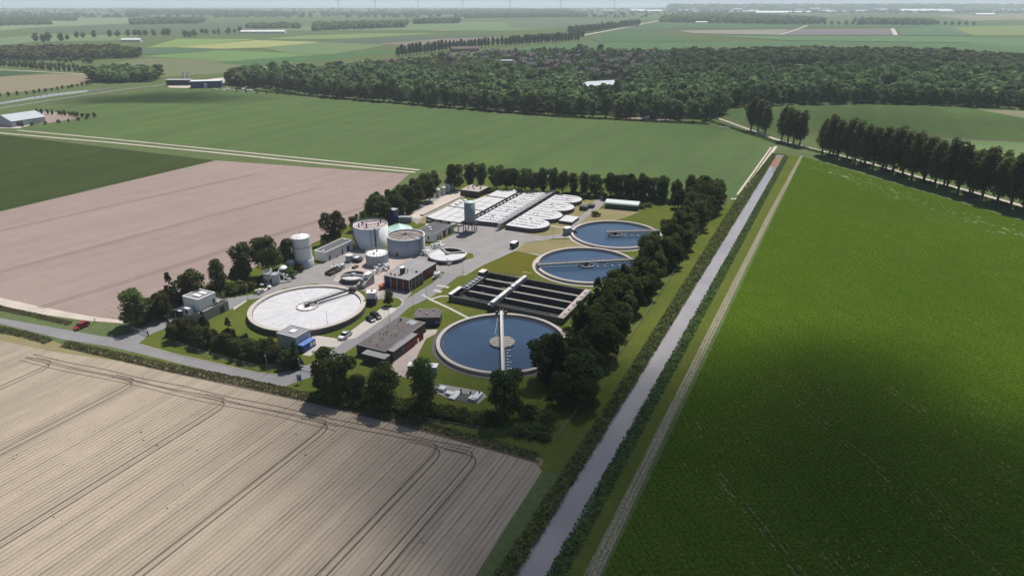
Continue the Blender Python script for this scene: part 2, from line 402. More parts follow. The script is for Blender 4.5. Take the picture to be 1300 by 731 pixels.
def ribbon(name, pts, w, z, m, px=True, thing=None):
    """strip of constant width along a polyline (world or photo-measured points)"""
    P = [Vector(G(*p)) if px else Vector(p) for p in pts]; vs = []; fs = []
    for k, p in enumerate(P):
        d = (P[min(k+1, len(P)-1)] - P[max(k-1, 0)]).normalized(); nrm = Vector((-d.y, d.x))
        vs += [(*(p + nrm*w/2), z), (*(p - nrm*w/2), z)]
    for k in range(len(P)-1): fs.append((2*k+1, 2*k+3, 2*k+2, 2*k))
    mb = MB(); mb.add(vs, fs); o = mb.build(name, m); tag(o, kind='structure'); return o
def at_sv(name, s, v, label, cat, group=None, z=0.0, rz=AX):
    x, y = W(s, v); return empty(name, x, y, z, rz, label, cat, group)

# ------------------------------------------------------------------ ground with the canal cut, fields, roads
CL, CR, CEND = -3.3, 2.1, 432.0                  # canal edges in v, and its far end in s
us = [-60000, CL-1.6, CL, CR, CR+1.6, 60000]; zs = [0, 0, -1.3, -1.3, 0, 0]
rows_s = [-2500, CEND, CEND+1.5, 70000]
vs, fs = [], []
for i, s in enumerate(rows_s):
    for u, z in zip(us, zs):
        x, y = W(s, u); vs.append((x, y, z if i < 2 else 0.0))
for i in range(3):
    for j in range(5):
        a = i*6+j; fs.append((a, a+1, a+7, a+6))
g_ = MB(); g_.add(vs, fs); ground = g_.build('ground', M['rough']); tag(ground, kind='structure')
rng = random.Random(4)
# canal surface with a slightly ragged edge
pl, pr = [], []
s = -60.0
while s < CEND - 38:
    pl.append((s, CL - 0.2 + rng.uniform(-0.45, 0.35))); pr.append((s, CR + 0.2 + rng.uniform(-0.35, 0.45))); s += rng.uniform(2, 4.5)
sheet_sv('canal_water', pl + pr[::-1], -0.75, M['canalwater'])
sheet_sv('water_weed', [pl[-1], (CEND-20, CL-0.3), (CEND-7, CL), (CEND-7, CR), (CEND-20, CR+0.3), pr[-1]], -0.73, M['weed'])
sheet_sv('canal_water', [(CEND-7, CL-0.2), (CEND+0.5, CL), (CEND+0.5, CR), (CEND-7, CR+0.2)], -0.75, M['canalwater'])

Zf = 0.03
sheet_sv('grass_strip', [(30, -16), (30, -6.5), (300, -9), (428, -6), (432, -8), (300, -17.5)], 0.016, M['grass'])
sheet_sv('grass_strip', [(-90, 4.5), (-90, 8.6), (60, 8.8), (250, 9.8), (432, 12.6), (432, 4.5)], 0.016, M['grass'])
# plant lawns
sheet_sv('lawn', [(36, -12), (300, -14), (296, -150), (240, -172), (100, -172), (43, -166), (20, -140), (33, -60)], 0.012, M['grass'])
# right crop
e0 = G(1012, 201); e1 = G(1300, 285)
dx, dy = e1[0]-e0[0], e1[1]-e0[1]
far_r = (e0[0]+dx*3.2, e0[1]+dy*3.2)
crop_left = [W(-90, 11.3), W(430, 14.0)]
sheet('crop_field', [crop_left[0], crop_left[1], far_r, (far_r[0], -40)], Zf, M['crop'], px=False)
sheet_sv('field_margin', [(-90, 8.2), (-90, 11.6), (60, 10.9), (250, 12.0), (432, 14.3), (432, 12.4), (250, 9.6), (60, 8.6)], Zf+.004, M['crop_edge'])
def bare_spots(name, spots, m, z):
    mb = MB(); r = random.Random(len(spots))
    for (x, y, q, a) in spots:
        n = r.randint(6, 9); c, s_ = math.cos(a), math.sin(a); pts = []
        for i in range(n):
            rr = q*r.uniform(.45, 1.25); u, w = rr*1.9*math.cos(2*math.pi*i/n), rr*.6*math.sin(2*math.pi*i/n); pts.append((x+u*c-w*s_, y+u*s_+w*c, z))
        mb.add(pts, [tuple(range(n))])
    o = mb.build(name, m); tag(o, 'thin pale bare spots scattered through the green crop', 'bare soil', None, 'stuff'); return o
sp_ = []
_a, _b = Vector(G(1045, 214)), Vector(G(1300, 300))
for _ in range(420):
    f = rng.uniform(-.05, 1.1); p = _a.lerp(_b, f); sp_.append((p.x + rng.gauss(0, 4.5), p.y + rng.gauss(0, 5), rng.uniform(.15, .9)*abs(rng.gauss(.6, .5)), ROW2+rng.uniform(-.3, .3)))
for _ in range(260):
    q_ = W(rng.uniform(5, 110), rng.uniform(14, 90)); sp_.append((*q_, rng.uniform(.06, .22), ROW2+rng.uniform(-.5, .5)))
for (cs_, cv_, n_) in ((46, 26, 16), (62, 18, 10), (30, 52, 22), (24, 60, 18), (52, 70, 12), (80, 46, 8)):
    for _ in range(n_): q_ = W(cs_+rng.gauss(0, 3), cv_+rng.gauss(0, 3)); sp_.append((*q_, rng.uniform(.08, .35), ROW2+rng.uniform(-.5, .5)))
for q0, q1 in (((88,38.5),(39,80.1)), ((46.4,25.4),(18,49)), ((108, 60), (50, 109))):
    for off in (-.9, .9):
        for _ in range(90):
            f = rng.random(); 
            if math.sin(f*17+off)+math.sin(f*41) < -.1: continue
            q_ = W(q0[0]+(q1[0]-q0[0])*f+off*.6+rng.gauss(0, .12), q0[1]+(q1[1]-q0[1])*f+off*.7+rng.gauss(0, .12)); sp_.append((*q_, rng.uniform(.08, .3), ROW2+rng.uniform(-.15, .15)))
bare_spots('bare_spots', sp_, paint('bare_crop_soil', (.20, .185, .11), .95, .3, .8), Zf+.006)
# lower-left ridged soil
top = [(-260,372), (0,431), (60,444), (215,467), (400,509), (560,552), (662,581), (683,590), (688,598)]
P = [G(*p) for p in top] + [W(-110, -6.5), (-420, -20), (-600, 150)]
sheet('ploughed_field', P, Zf, M['soil_near'], px=False)
def curve(pts, n=8):
    out = []
    for k in range(len(pts)-2):
        a, b, c = Vector(pts[k]), Vector(pts[k+1]), Vector(pts[k+2])
        st = a if k == 0 else (a+b)/2; en = c if k == len(pts)-3 else (b+c)/2
        for i in range(n): t = i/n; out.append(tuple(st*(1-t)**2 + b*2*t*(1-t) + en*t*t))
    out.append(tuple(pts[-1])); return out
head = lambda v: 33.5 + (v+11)*0.115           # inner side of the headland, in s
for v0 in (-26.9, -36.2, -67.4, -99.4, -131.2, -163.0):
    for off in (-0.95, 0.95):
        h = head(v0) - 3
        pts = [(-95, v0+off), (h-6.5, v0+off), (h-.8-off*.7, v0+off), (h-.4-off*.8, v0-4.5), (h-1.2-off*.8, v0-9)]
        pts = [pts[0]] + curve([pts[1]]+pts[2:])
        ribbon('field_track', [W(*p) for p in pts], 0.38, Zf+.006, M['wheel'], px=False)
for off in (-0.95, 0.95):
    ribbon('field_track', [W(head(v)-2.2+off+.25*math.sin(v*.21+off), v) for v in range(-175, -25, 5)], .4, Zf+.007, M['wheel'], px=False)
    ribbon('field_track', [W(head(v)-4.6+off*.9+.3*math.sin(v*.13), v) for v in range(-175, -60, 5)], .3, Zf+.0075, M['wheel'], px=False)
# headland grass strip + upper fields
sheet('field_margin', [(-260,366),(0,424),(66,432),(81,438),(215,461),(400,501),(560,545),(690,583),(688,592),(662,582),(560,553),(400,510),(215,468),(60,445),(0,432),(-260,373)], 0.036, M['dry'])
sheet('ploughed_field', [(-300,320),(-150,352),(0,383),(60,396),(110,404),(165,409),(195,398),(250,372),(310,345),(408,304),(445,284),(520,221),(278,203),(0,269),(-300,343)][1:], Zf, M['soil_far'])
sheet('field_margin', [(-150,349),(0,378),(60,391),(112,401),(165,408),(165,411),(110,407),(60,400),(0,388),(-150,360)], 0.036, M['track'])
for k, (a, b) in enumerate([((51.1,-258),(214,-233.4)), ((36,-208),(225,-178.5)), ((60,-318),(225,-292))]):
    for off in (-1, 1):
        ribbon('field_track', [W(a[0]+(b[0]-a[0])*t, a[1]+(b[1]-a[1])*t+off+0.5*math.sin(t*9)) for t in [i/12 for i in range(13)]], 0.5, Zf+.006, M['wheel'], px=False)
sheet('field', [(-400,168),(-100,165),(0,170),(275,203),(278,202.5),(0,268),(-150,303),(-400,345)], 0.034, M['dark_field'])
sheet('field_margin', [(-100,163),(0,166),(24,163.5),(120,172),(530,214.5),(527,221.5),(275,204),(0,171)], 0.044, M['rough'])
ribbon('farm_track', [(-100,165),(0,169),(140,181),(275,194),(400,207),(527,219)], 2.6, 0.05, M['track'])
ribbon('farm_track', [(22,165.5),(140,176.5),(275,190),(400,202.5),(533,216)], 2.2, 0.052, M['track'])
sheet('field', [(60,139),(150,122),(205,112.5),(300,117),(430,128),(560,139),(700,150),(800,155.5),(900,158),(978,181),(936,250),(920,262),(760,240),(600,226),(530,214),(290,191),(25,163.5),(80,156),(140,146),(62,142)], 0.034, M['green_field'])
ribbon('farm_track', [(985,186),(962,219),(940,250),(934,253),(928,252)], 2.4, 0.05, M['track'])
ribbon('farm_track', [(979,187),(957,218),(936,247)], 1.2, 0.048, M['track'])
sheet('farmyard', [(25,163),(45,157),(24,153),(-10,154),(-10,163)], 0.05, M['track'])
sheet('bare_plot', [(44,143),(62,141.5),(100,147.5),(95,151),(58,157),(40,157)], 0.052, M['soil_far'])
a0, a1, b0_, b1 = GS(530, 214), GS(936, 250), GS(205, 112.5), GS(978, 181)
for k in range(22):
    v = -24 - k*27.0
    lo = a0[0] + (a1[0]-a0[0])*(v-a0[1])/(a1[1]-a0[1]); hi = b0_[0] + (b1[0]-b0_[0])*(v-b0_[1])/(b1[1]-b0_[1])
    if v < a0[1]: lo = 285
    for off in (-.9, .9): ribbon('field_track', [W(lo+6, v+off), W((lo+hi)/2, v+off+.4), W(hi-6, v+off)], .55, .042, M['tramline'], px=False)
# second canal and road by the industrial yard
sheet('canal_water', [(-60,139),(0,130.5),(35,124.5),(60,120),(110,114.5),(145,111),(147,112.3),(115,116.5),(70,122),(30,128),(0,132.5),(-60,142)], 0.055, M['canalwater'])
ribbon('road', [(-60,146),(0,137.5),(80,125),(150,114.5),(212,107.3),(250,105)], 5.0, 0.06, M['asphalt'])
sheet('yard', [(212,109),(240,106),(268,100.5),(288,98),(296,103.5),(280,108),(262,112.5),(215,111.5)], 0.064, M['track'])
sheet('rough_ground', [(228,114),(300,104),(380,117),(380,124),(300,117)], 0.05, M['rough'])

# poplar road
ribbon('road', [(905,148),(925,155),(985,177),(1020,186),(1100,206.5),(1180,229),(1300,262),(1420,297)], 3.6, 0.06, M['track'])
sheet('field', [(912,142),(940,138),(1030,133),(1160,132),(1300,140),(1420,146),(1420,183),(1300,177),(1190,172),(1060,158),(985,170),(935,153)], 0.04, M['green_field'])
sheet('field', [(1198,176),(1300,181),(1420,187),(1420,232),(1300,206),(1225,186)], 0.042, flatfield('pale_green_crop', (0.16, 0.23, 0.10)))
sheet('bare_patch', [(1240,139),(1300,141.5),(1420,147),(1420,158),(1300,150)], 0.05, flatfield('bare_crop', (0.22, 0.21, 0.14)))
ribbon('ditch', [(1160,168),(1225,176),(1320,181.5)], 3.0, 0.052, M['mud'])

# distant polder fields: (colour, outline)
FAR = [
 ((0.17,0.185,0.105), [(120,84),(185,74),(310,78),(300,92),(205,98)]),
 ((0.24,0.215,0.145), [(-60,101),(0,97.5),(60,94.5),(112,93.5),(120,104),(60,113),(0,120),(-60,126)]),
 ((0.06,0.105,0.05), [(-60,97),(0,90.5),(55,92.5),(0,98),(-60,102)]),
 ((0.15,0.24,0.09), [(180,72),(270,64),(430,70),(330,79),(300,78)]),
 ((0.33,0.35,0.15), [(220,60.5),(272,56),(325,51.5),(410,54),(335,61),(280,62.5)]),
 ((0.20,0.29,0.10), [(185,61),(225,50),(330,50),(270,56),(215,61)]),
 ((0.09,0.15,0.09), [(165,64),(215,61),(280,63),(260,66),(185,70)]),
 ((0.08,0.155,0.07), [(270,80),(330,75),(440,68),(540,60),(500,67),(400,78),(320,84)]),
 ((0.15,0.21,0.10), [(330,61),(410,54),(500,55),(470,62),(420,70),(370,69)]),
 ((0.10,0.13,0.095), [(400,54),(460,50),(560,46),(640,44),(560,52),(490,57)]),
 ((0.22,0.19,0.15), [(480,56),(560,50),(640,47),(700,46),(560,58),(540,60)]),
 ((0.17,0.25,0.10), [(330,51),(380,46),(470,43),(560,43),(440,50)]),
 ((0.10,0.14,0.085), [(40,36),(170,30),(300,29),(400,36),(330,44),(180,44),(60,42)]),
 ((0.23,0.21,0.16), [(70,24),(160,23),(185,26),(110,28)]),
 ((0.27,0.24,0.19), [(530,38),(580,35.5),(640,34.5),(620,38),(560,40)]),
 ((0.15,0.22,0.11), [(330,40),(530,39),(640,40),(760,33),(640,28),(420,30)]),
 ((0.12,0.17,0.10), [(640,27),(760,24),(840,24),(720,36),(650,36)]),
 ((0.20,0.25,0.14), [(0,29),(90,24),(220,26),(170,30),(40,36),(0,40)]),
 ((0.09,0.15,0.075), [(748,48),(790,37),(850,27),(1300,30),(1420,31),(1420,37),(1100,35),(860,37),(820,42),(860,48),(900,54),(760,54)]),
 ((0.27,0.26,0.22), [(860,39.5),(1000,38),(1000,45),(880,43)]),
 ((0.20,0.185,0.19), [(1005,38),(1135,37),(1140,45),(985,45)]),
 ((0.12,0.20,0.10), [(900,46.5),(1140,46.5),(1300,48),(1420,49),(1420,68),(1300,66),(1230,55),(1000,52)]),
 ((0.11,0.18,0.10), [(1142,36.5),(1205,33),(1235,46),(1144,45.5)]),
 ((0.20,0.25,0.10), [(1208,35),(1300,33),(1420,33),(1420,47),(1236,46)]),
 ((0.24,0.23,0.16), [(1190,20),(1300,18),(1420,18),(1420,24),(1230,27)]),
 ((0.10,0.165,0.08), [(640,64),(700,58),(748,54.5),(900,54.5),(1000,52.5),(1230,55.5),(1420,68.5),(1420,84),(1150,70),(900,72),(740,67)]),
 ((0.16,0.22,0.11), [(-80,56),(60,44),(180,46),(170,52),(40,55),(-80,66)]),
]
for k, (c, poly) in enumerate(FAR):
    cx = sum(p[0] for p in poly)/len(poly); yy = sum(p[1] for p in poly)/len(poly)
    D = G(cx, yy)[1]
    sheet('field', poly, 0.08 + 0.006*k if D < 1500 else 0.3 + 0.03*k, flatfield('distant_field_%d' % k, c))
ribbon('road', [(700,53),(745,45),(800,34.5),(838,26.5)], 16, 1.5, M['track'])
ribbon('farm_track', [(1133,37),(1137,45.5)], 14, 1.5, M['track'])
ribbon('farm_track', [(990,45),(1010,39),(1025,33)], 10, 1.5, M['track'])
ribbon('road', [(-60,84),(0,89),(60,92),(118,95)], 5, 0.35, M['track'])
lk = [(-12000,13500),(14000,13500),(40000,16000),(66000,66000),(-66000,66000),(-40000,16000)]
sheet('lake', lk, 2.0, M['lake'], px=False)

# roads, yards and paths of the plant
sheet('road', [(-120,376),(0,403.6),(91.6,420),(142,429),(164,424),(182,416),(200,402),(222,391),(240,398),(233,405),(207,418),(192,424),(176,436),(221,450),(279.5,463),(326,473.5),(349,476),(372,470),(403,459),(424,443),(430,437),
 (502,392),(512,382),(530,371),(548,360),(566,345),(590,330),(600,345),(580,352),(548,377),(520,390),(506,402),(438,448),(425,462),(407,475),(384,482),(361,491),(303,479.5),(233,463),(178,449),(140,440),(81,431),(0,411),(-120,384)], 0.05, M['asphalt'])
sheet('road', [(278,380),(300,377),(327,373),(336,378),(312,381),(296,391),(283,397),(268,400)], 0.05, M['asphalt'])
sheet('paved_verge', [(296,391),(312,381),(314,382),(297,393.5)], 0.054, M['slab'])
sheet('yard', [(546,312),(575,298),(578,288),(606,283),(640,292),(690,300),(712,297.5),(735,276),(751,262),(756,254),(742,249),(748,246),(766,250),(769,257),(753,272),(738,284),(729,292),(727,302),(700,303),(665,308),(654,318),(612,337),(590,350),(566,346),(556,344),(572,336),(600,322)], 0.054, M['yard'])
sheet('yard', [(327,372),(345,362),(352,352),(375,344),(414,333),(450,316),(455,312),(500,320),(545,312),(600,318),(575,336),(556,345),(535,346),(521,374),(512,384),(500,378),(480,380),(470,372),(440,364),(400,360),(360,366),(338,380)], 0.058, M['yard'])
sheet('yard', [(424,352),(445,338),(455,330),(500,322),(528,326),(507,336),(487,350),(486,372),(478,378),(462,366),(440,360),(424,357)], 0.062, M['pinkpave'])
sheet('yard', [(545,250),(600,238),(600,243),(590,246),(545,270),(536,277),(530,285),(518,276)], 0.054, M['yard'])
sheet('parking_bay', [(440,424),(486,390),(505,391),(501,395),(452,429),(441,431)], 0.062, M['slab'])
sheet('paving', [(394.7,424.6),(424.8,429.4),(437,433),(428,441),(407,440),(394,452),(384,450.5),(400,439.5)], 0.062, M['slab'])
sheet('paving', [(497,467),(503,450),(527,432),(541,419),(556,418),(553,424),(541,430),(535,441),(528,456),(524,480),(503,477),(498,472)], 0.058, M['pinkpave'])
sheet('paving', [(545,486),(560,487.5),(612,497),(618,503),(608,512),(570,506),(548,496)], 0.058, M['concrete'])
ribbon('path', [(536,374),(546,380),(572,392),(601,407)], 1.1, 0.058, M['slab'])
ribbon('path', [(546,380),(560,376),(570,376)], 1.1, 0.062, M['slab'])
ribbon('path', [(538,424),(553,421)], 1.2, 0.064, M['slab'])
ribbon('path', [(555,362),(570,365)], 1.6, 0.058, M['slab'])
ribbon('path', [(551,368),(560,371)], 2.0, 0.056, M['slab'])
ribbon('path', [(653,318),(670,321),(689,325)], 0.8, 0.058, M['slab'])
ribbon('path', [(700,287),(726,291)], 1.2, 0.066, M['slab'])
ribbon('kerb', [(178,437),(222,449.5),(280,462.5),(326,473),(349,475.5),(371,470)], 0.25, 0.13, M['slab'])
ribbon('kerb', [(502,377),(508,379),(512,383),(510,388),(505,391)], 0.4, 0.12, M['slab'])
ribbon('kerb', [(590,350),(612,337),(654,318.5),(666,308.5),(700,303.5)], 0.3, 0.12, M['slab'])
# lawn patches of other colours
sheet('lawn', [(502,378),(507,380),(510,384),(507,389),(497,389),(488,388),(485,384),(492,379)], 0.066, M['grass'])
sheet('lawn', [(555,330),(600,322),(602,327),(575,335),(558,338)], 0.07, M['grass'])
sheet('dry_lawn', [(655,319),(664,309),(700,304.5),(728,304),(752,313),(725,316),(700,319),(689,324)], 0.062, M['dry'])
sheet('dry_lawn', [(654,320.5),(688,326),(680,338),(690,352),(664,350),(622,343),(598,347)], 0.062, M['olive'])
sheet('dry_lawn', [(738,281),(756,266),(767,265),(812,269),(795,276),(778,281),(745,288)], 0.062, M['dry'])
sheet_sv('dry_lawn', [(181,-106),(181,-76),(200,-70),(260,-76),(262,-118),(255,-135),(188,-147),(180,-143)], 0.05, M['dry'])
sheet_sv('paving', [(186,-150),(186,-146),(250,-146),(250,-157),(225,-157),(186,-153)], 0.060, M['track'])

# ------------------------------------------------------------------ open round settling tanks
def ring_wall(R, rim_w, zt, zb, n=96):
    mb = MB()
    return mb.lathe([(R, zb), (R, zt), (R-rim_w, zt), (R-rim_w, zb)], n, smooth=False, close=True)
def settling_tank(cx, cy, R, label, full, bridge_ang, seed):
    t = empty('settling_tank', cx, cy, 0, 0, label, 'tank', 'open round settling tanks')
    ring_wall(R, 1.15, 1.05, 0.0).build('rim_wall', M['rim'], t)
    w = MB(); w.lathe([(0, 0.22), (R-1.15, 0.22)], 96, smooth=False); w.build('water', M['tankwater'], t)
    lg = MB(); lg.lathe([(R-2.0, 0.0), (R-2.0, 0.42), (R-2.25, 0.42), (R-2.25, 0.0)], 96, smooth=False, close=True)
    lg.build('overflow_channel', M['conc_dark'], t)
    ap = MB(); ap.lathe([(R+1.5, 0.085), (R+0.02, 0.085)], 96, smooth=False)
    ap.build('gravel_edge', M['conc_dark' if seed == 0 else 'slab'], t)
    # bridge
    br = MB(); c, s_ = math.cos(bridge_ang), math.sin(bridge_ang)
    P = lambda u, w_=0.0, z=0.0: (c*u - s_*w_, s_*u + c*w_, z)
    a = -(R-0.3) if full else -4.5
    br.beam(P(a, 0, 2.0), P(R-0.2, 0, 2.0), 1.05, 0.14)
    for w_ in (-0.5, 0.5): br.beam(P(a, w_, 1.9), P(R-0.2, w_, 1.9), 0.12, 0.55)
    bo = br.build('bridge_deck', M['cream'] if seed == 0 else M['concrete'], t)
    rl = MB()
    for w_ in (-0.5, 0.5): rl.railing([P(a, w_)[:2], P(R-0.3, w_)[:2]], 2.0, 1.0, 2.0, 0.03)
    rl.build('railing', M['steel'], bo)
    hd = MB()
    for e in ((R-0.55,) if not full else (R-0.55, -(R-0.55))):
        for w_ in (-1.5, 0, 1.5):
            q = P(e, w_); hd.box(q[0]-.45, q[0]+.45, q[1]-.45, q[1]+.45, 1.07, 1.95)
    hd.build_each('bridge_carriage', M['dark'], t)
    ce = MB(); n = 14 if seed == 0 else 24; rr = 4.1 if seed == 0 else 3.3
    if seed == 0:
        ce.lathe([(0, 0.75), (rr, 0.72), (rr, 0.15)], n, smooth=False)
        for k in range(7): ce.beam(P(-rr+0.8+k*1.15, -math.sqrt(max(0, rr*rr-(-rr+0.8+k*1.15)**2)), 0.8), P(-rr+0.8+k*1.15, math.sqrt(max(0, rr*rr-(-rr+0.8+k*1.15)**2)), 0.8), 0.10, 0.06, 1)
    else:
        ce.lathe([(rr, 0.15), (rr, 0.85), (rr-0.45, 0.85), (rr-0.45, 0.15)], n, smooth=False, close=True, mi=0)
        ce.lathe([(0.9, 0.1), (0.9, 1.7), (0, 1.75)], 12, mi=1)
        for k in range(4):
            a_ = k*math.pi/2+.4; ce.beam((math.cos(a_)*.8, math.sin(a_)*.8, .9), (math.cos(a_)*rr, math.sin(a_)*rr, .85), .25, .2, 0)
    ce.build('centre_well', [M['concrete'], M['dark']], t)
    sk = MB()
    for k in range(7):
        u = 5.4 + k*1.9
        for w_ in ((-1.5, -2.3) if k % 2 == 0 else (-1.5,)):
            if seed == 0 or k % 2 == 0:
                q = P(-u if seed == 0 else u*0.8, w_); sk.box(q[0]-.22, q[0]+.22, q[1]-.16, q[1]+.16, 0.1, 0.48)
                q = P(u, -w_*0.75); sk.box(q[0]-.12, q[0]+.12, q[1]-.12, q[1]+.12, 0.1, 0.45)
    sk.build_each('scraper_float', M['white'], t)
    sa = MB(); sa.beam(P(R-2.5, 1.2, 0.6), P(5, 1.5 if seed else 2.4, 0.6), 0.12, 0.3); sa.build('scum_arm', M['steel'], t)
    return t
settling_tank(-3.1, 194.2, 20.9, 'open blue-water tank nearest the camera, white bridge across its round grey platform', True, math.radians(91.5), 0)
settling_tank(30.6, 263.4, 20.8, 'middle one of three open blue-water tanks, pale bridge right across it', True, math.radians(9), 1)
settling_tank(48.0, 303.4, 20.6, 'open blue-water tank farthest from the camera, its dark bridge ending at the middle', False, math.radians(5), 2)

# ------------------------------------------------------------------ covered white round tank
cx, cy = G(390.4, 388.5, 2.1)
t = empty('covered_tank', cx, cy, 0, 0, 'largest round tank under a white flat cover with a dark bridge to its centre', 'tank')
R = 19.9
ring_wall(R, 1.6, 2.1, 0.0).build('rim_wall', M['rim'], t)
sk = MB(); sk.lathe([(R+0.06, 0.0), (R+0.06, 1.75)], 96); sk.build('dark_skirt', M['conc_dark'], t)  # lower wall band, darker than the rim above
cv = MB(); nseg = 36
for k in range(nseg):
    a0, a1 = 2*math.pi*k/nseg, 2*math.pi*(k+1)/nseg
    vs = []
    for r, z in ((2.9, 1.95), (9.5, 1.75), (R-1.75, 1.45)):
        for a in (a0+0.0015, a1-0.0015): vs.append((r*math.cos(a), r*math.sin(a), z + (0.012 if k % 2 else 0)))
    cv.add(vs, [(0, 1, 3, 2), (2, 3, 5, 4)])
cv.build('cover', M['cover'], t)
gut = MB(); gut.lathe([(R-1.62, 1.2), (0, 1.2)], 72, smooth=False); gut.build('gutter', M['sludge'], t)
cr = MB(); cr.lathe([(3.9, 1.7), (3.9, 2.2), (3.3, 2.2), (3.3, 1.7)], 24, smooth=False, close=True)
cr.lathe([(0, 2.6), (0.8, 2.6), (0.8, 1.6)], 12, mi=1); cr.lathe([(3.3, 2.0), (0, 2.05)], 24, mi=2)
for k in range(10):
    a = k*0.628; cr.box(3.6*math.cos(a)-.25, 3.6*math.cos(a)+.25, 3.6*math.sin(a)-.25, 3.6*math.sin(a)+.25, 2.2, 2.45, 2)
cr.build('centre_ring', [M['pinkpave'], M['dark'], M['white']], t)
e = G(447, 366.5, 3); ang = math.atan2(e[1]-cy, e[0]-cx)
br = MB(); c, s_ = math.cos(ang), math.sin(ang)
P = lambda u, w_=0.0, z=0.0: (c*u - s_*w_, s_*u + c*w_, z)
for w_ in (-0.5, 0.5):
    br.beam(P(-1.5, w_, 2.9), P(R-0.6, w_, 2.9), 0.16, 0.25); br.beam(P(-1.5, w_, 3.75), P(R-0.6, w_, 3.75), 0.08, 0.08)
    for k in range(15): br.tube([P(-1.5+k*1.4, w_, 2.8), P(-1.5+(k+1)*1.4, w_, 3.7)] if k % 2 else [P(-1.5+k*1.4, w_, 3.7), P(-1.5+(k+1)*1.4, w_, 2.8)], 0.035, 4)
br.beam(P(0.5, -2.1, 2.4), P(R-3, -1.7, 2.4), 0.2, 0.15); br.beam(P(-1, 0, 2.7), P(R-0.8, 0, 2.7), 0.7, 0.06)
br.build('bridge', M['dark'], t)
cc = MB(); q = P(R-1.0); cc.box(q[0]-1.3, q[0]+1.3, q[1]-1.0, q[1]+1.0, 2.12, 3.4); cc.build_each('bridge_carriage', M['dark'], t)

# ------------------------------------------------------------------ open lane basin (dark)
def on_grid(name, s0, s1, v0, v1, label, cat, group=None):
    s, v = (s0+s1)/2, (v0+v1)/2
    return at_sv(name, s, v, label, cat, group), (s1-s0)/2, (v1-v0)/2
t, hs, hv = on_grid('aeration_basin', 104.3, 131.5, -80.4, -35.8, 'open rectangular basin of dark lanes between pale walkways, white roofed bridge over it', 'basin')
ZB = 2.2
# local x = s, local y = -v  (left end of the basin is +y)
mb = MB(); th = 0.45
mb.box(-hs, hs, -hv, -hv+th, 0, ZB); mb.box(-hs, hs, hv-th, hv, 0, ZB)
mb.box(-hs, -hs+th, -hv+th, hv-th, 0, ZB); mb.box(hs-th, hs, -hv+th, hv-th, 0, ZB)
mb.build('outer_wall', M['conc_dark'], t)
wt = MB(); wt.box(-hs+th, hs-th, -hv+th, hv-th, 0.05, 0.35); wt.build('dark_water', M['sludge'], t)
lane = (2*hs-2*th)/4
for k in range(1, 4):
    x = -hs+th+lane*k
    m_ = MB(); m_.box(x-0.12, x+0.12, -hv+th+2.6, hv-th-3.0, 0.35, ZB-0.1); wl = m_.build('lane_wall', M['conc_dark'], t)
    d_ = MB(); d_.box(x-0.42, x+0.42, -hv+th+2.0, hv-th-4.2, ZB-0.1, ZB+0.08); d_.build('walkway', M['concrete'], wl)
for k in range(4):
    x = -hs+th+lane*(k+0.5)
    m_ = MB(); m_.box(x-0.07, x+0.07, -hv+th+6, hv-th-7, 0.35, 1.25)
    m_.tube([(x, -hv+6.5, 1.25), (x-1.6, -hv+4.2, 1.0), (x-1.9, -hv+2.4, .6)], 0.09, 6, 1)
    m_.tube([(x-1.2, hv-9, 0.9), (x+.4, hv-7.5, 1.5), (x+1.3, hv-8.8, 0.7)], 0.08, 6, 1); m_.build('baffle', [M['conc_dark'], M['steel']], t)
dk = MB(); dk.box(-hs-0.1, hs+0.1, -hv-0.2, -hv+2.2, ZB, ZB+0.12)
for k in range(6): dk.box(-hs+3+k*4, -hs+3.9+k*4, -hv+0.4, -hv+1.2, ZB+.12, ZB+.5, 1)
dk.build('end_walkway', [M['pinkpave'], M['steel']], t)
rr = MB(); rr.railing([(-hs, -hv-.15), (hs, -hv-.15)], ZB+.12, 1.0, 2.0, 0.03); rr.railing([(-hs, -hv-.1), (-hs, hv-6)], ZB, 1.0, 2.0, 0.03); rr.build('railing', M['steel'], t)
yb = hv-17.5
rb = MB(); rb.box(-hs-1.6, hs+0.6, yb-0.9, yb+0.9, ZB+0.25, ZB+0.4)
for x in (-hs+1, -hs+lane, 0, hs-lane, hs-1): rb.box(x-.15, x+.15, yb-.7, yb+.7, 0.35, ZB+.25)
bo = rb.build('bridge_walkway', M['concrete'], t)
for k, (x0, x1) in enumerate([(-hs-2.2, -1.0), (0.2, hs-1.5)]):
    h_ = MB(); h_.box(x0, x1, yb-1.9, yb-0.5, ZB+0.2, ZB+1.9, 0, 1); h_.build('white_canopy', [M['grey'], M['cream']], t)
br = MB()
for x in (-hs+1.5, -4, 2, 8, hs): br.tube([(x, yb+1.0, ZB+.4), (x+.3, yb+1.1, ZB+2.4), (x+.8, yb-2.6, ZB+2.3), (x+.8, yb-3.8, ZB+.3)], 0.09, 6)
br.build_each('pipe', M['steel'], t)
le = MB()
le.box(-hs-0.1, -hs+8.0, hv-1.3, hv+0.3, ZB+0.05, ZB+0.7, 0, 1)
le.box(hs-4.6, hs-1.0, hv-2.2, hv+0.2, ZB+0.05, ZB+1.3, 0, 1); le.build_each('white_channel_cover', [M['conc_dark'], M['cream']], t)
l2 = MB(); l2.box(-hs+8, hs-6.5, hv-3.6, hv-1.2, ZB+.02, ZB+.3)
for k in range(5): l2.box(-hs+8.6+k*2.4, -hs+9.8+k*2.4, hv-3.2, hv-1.8, ZB+.3, ZB+1.0)
l2.build('gate_row', M['grey'], t)
lr = MB(); lr.railing([(-hs+7.6, hv-4.3), (hs-1, hv-4.3)], ZB+.1, 1.1, 1.5, 0.04); lr.railing([(hs-.2, hv-5), (hs-.2, hv-22)], ZB, 1.0, 2.0, .03); lr.build('railing', M['dark'], t)

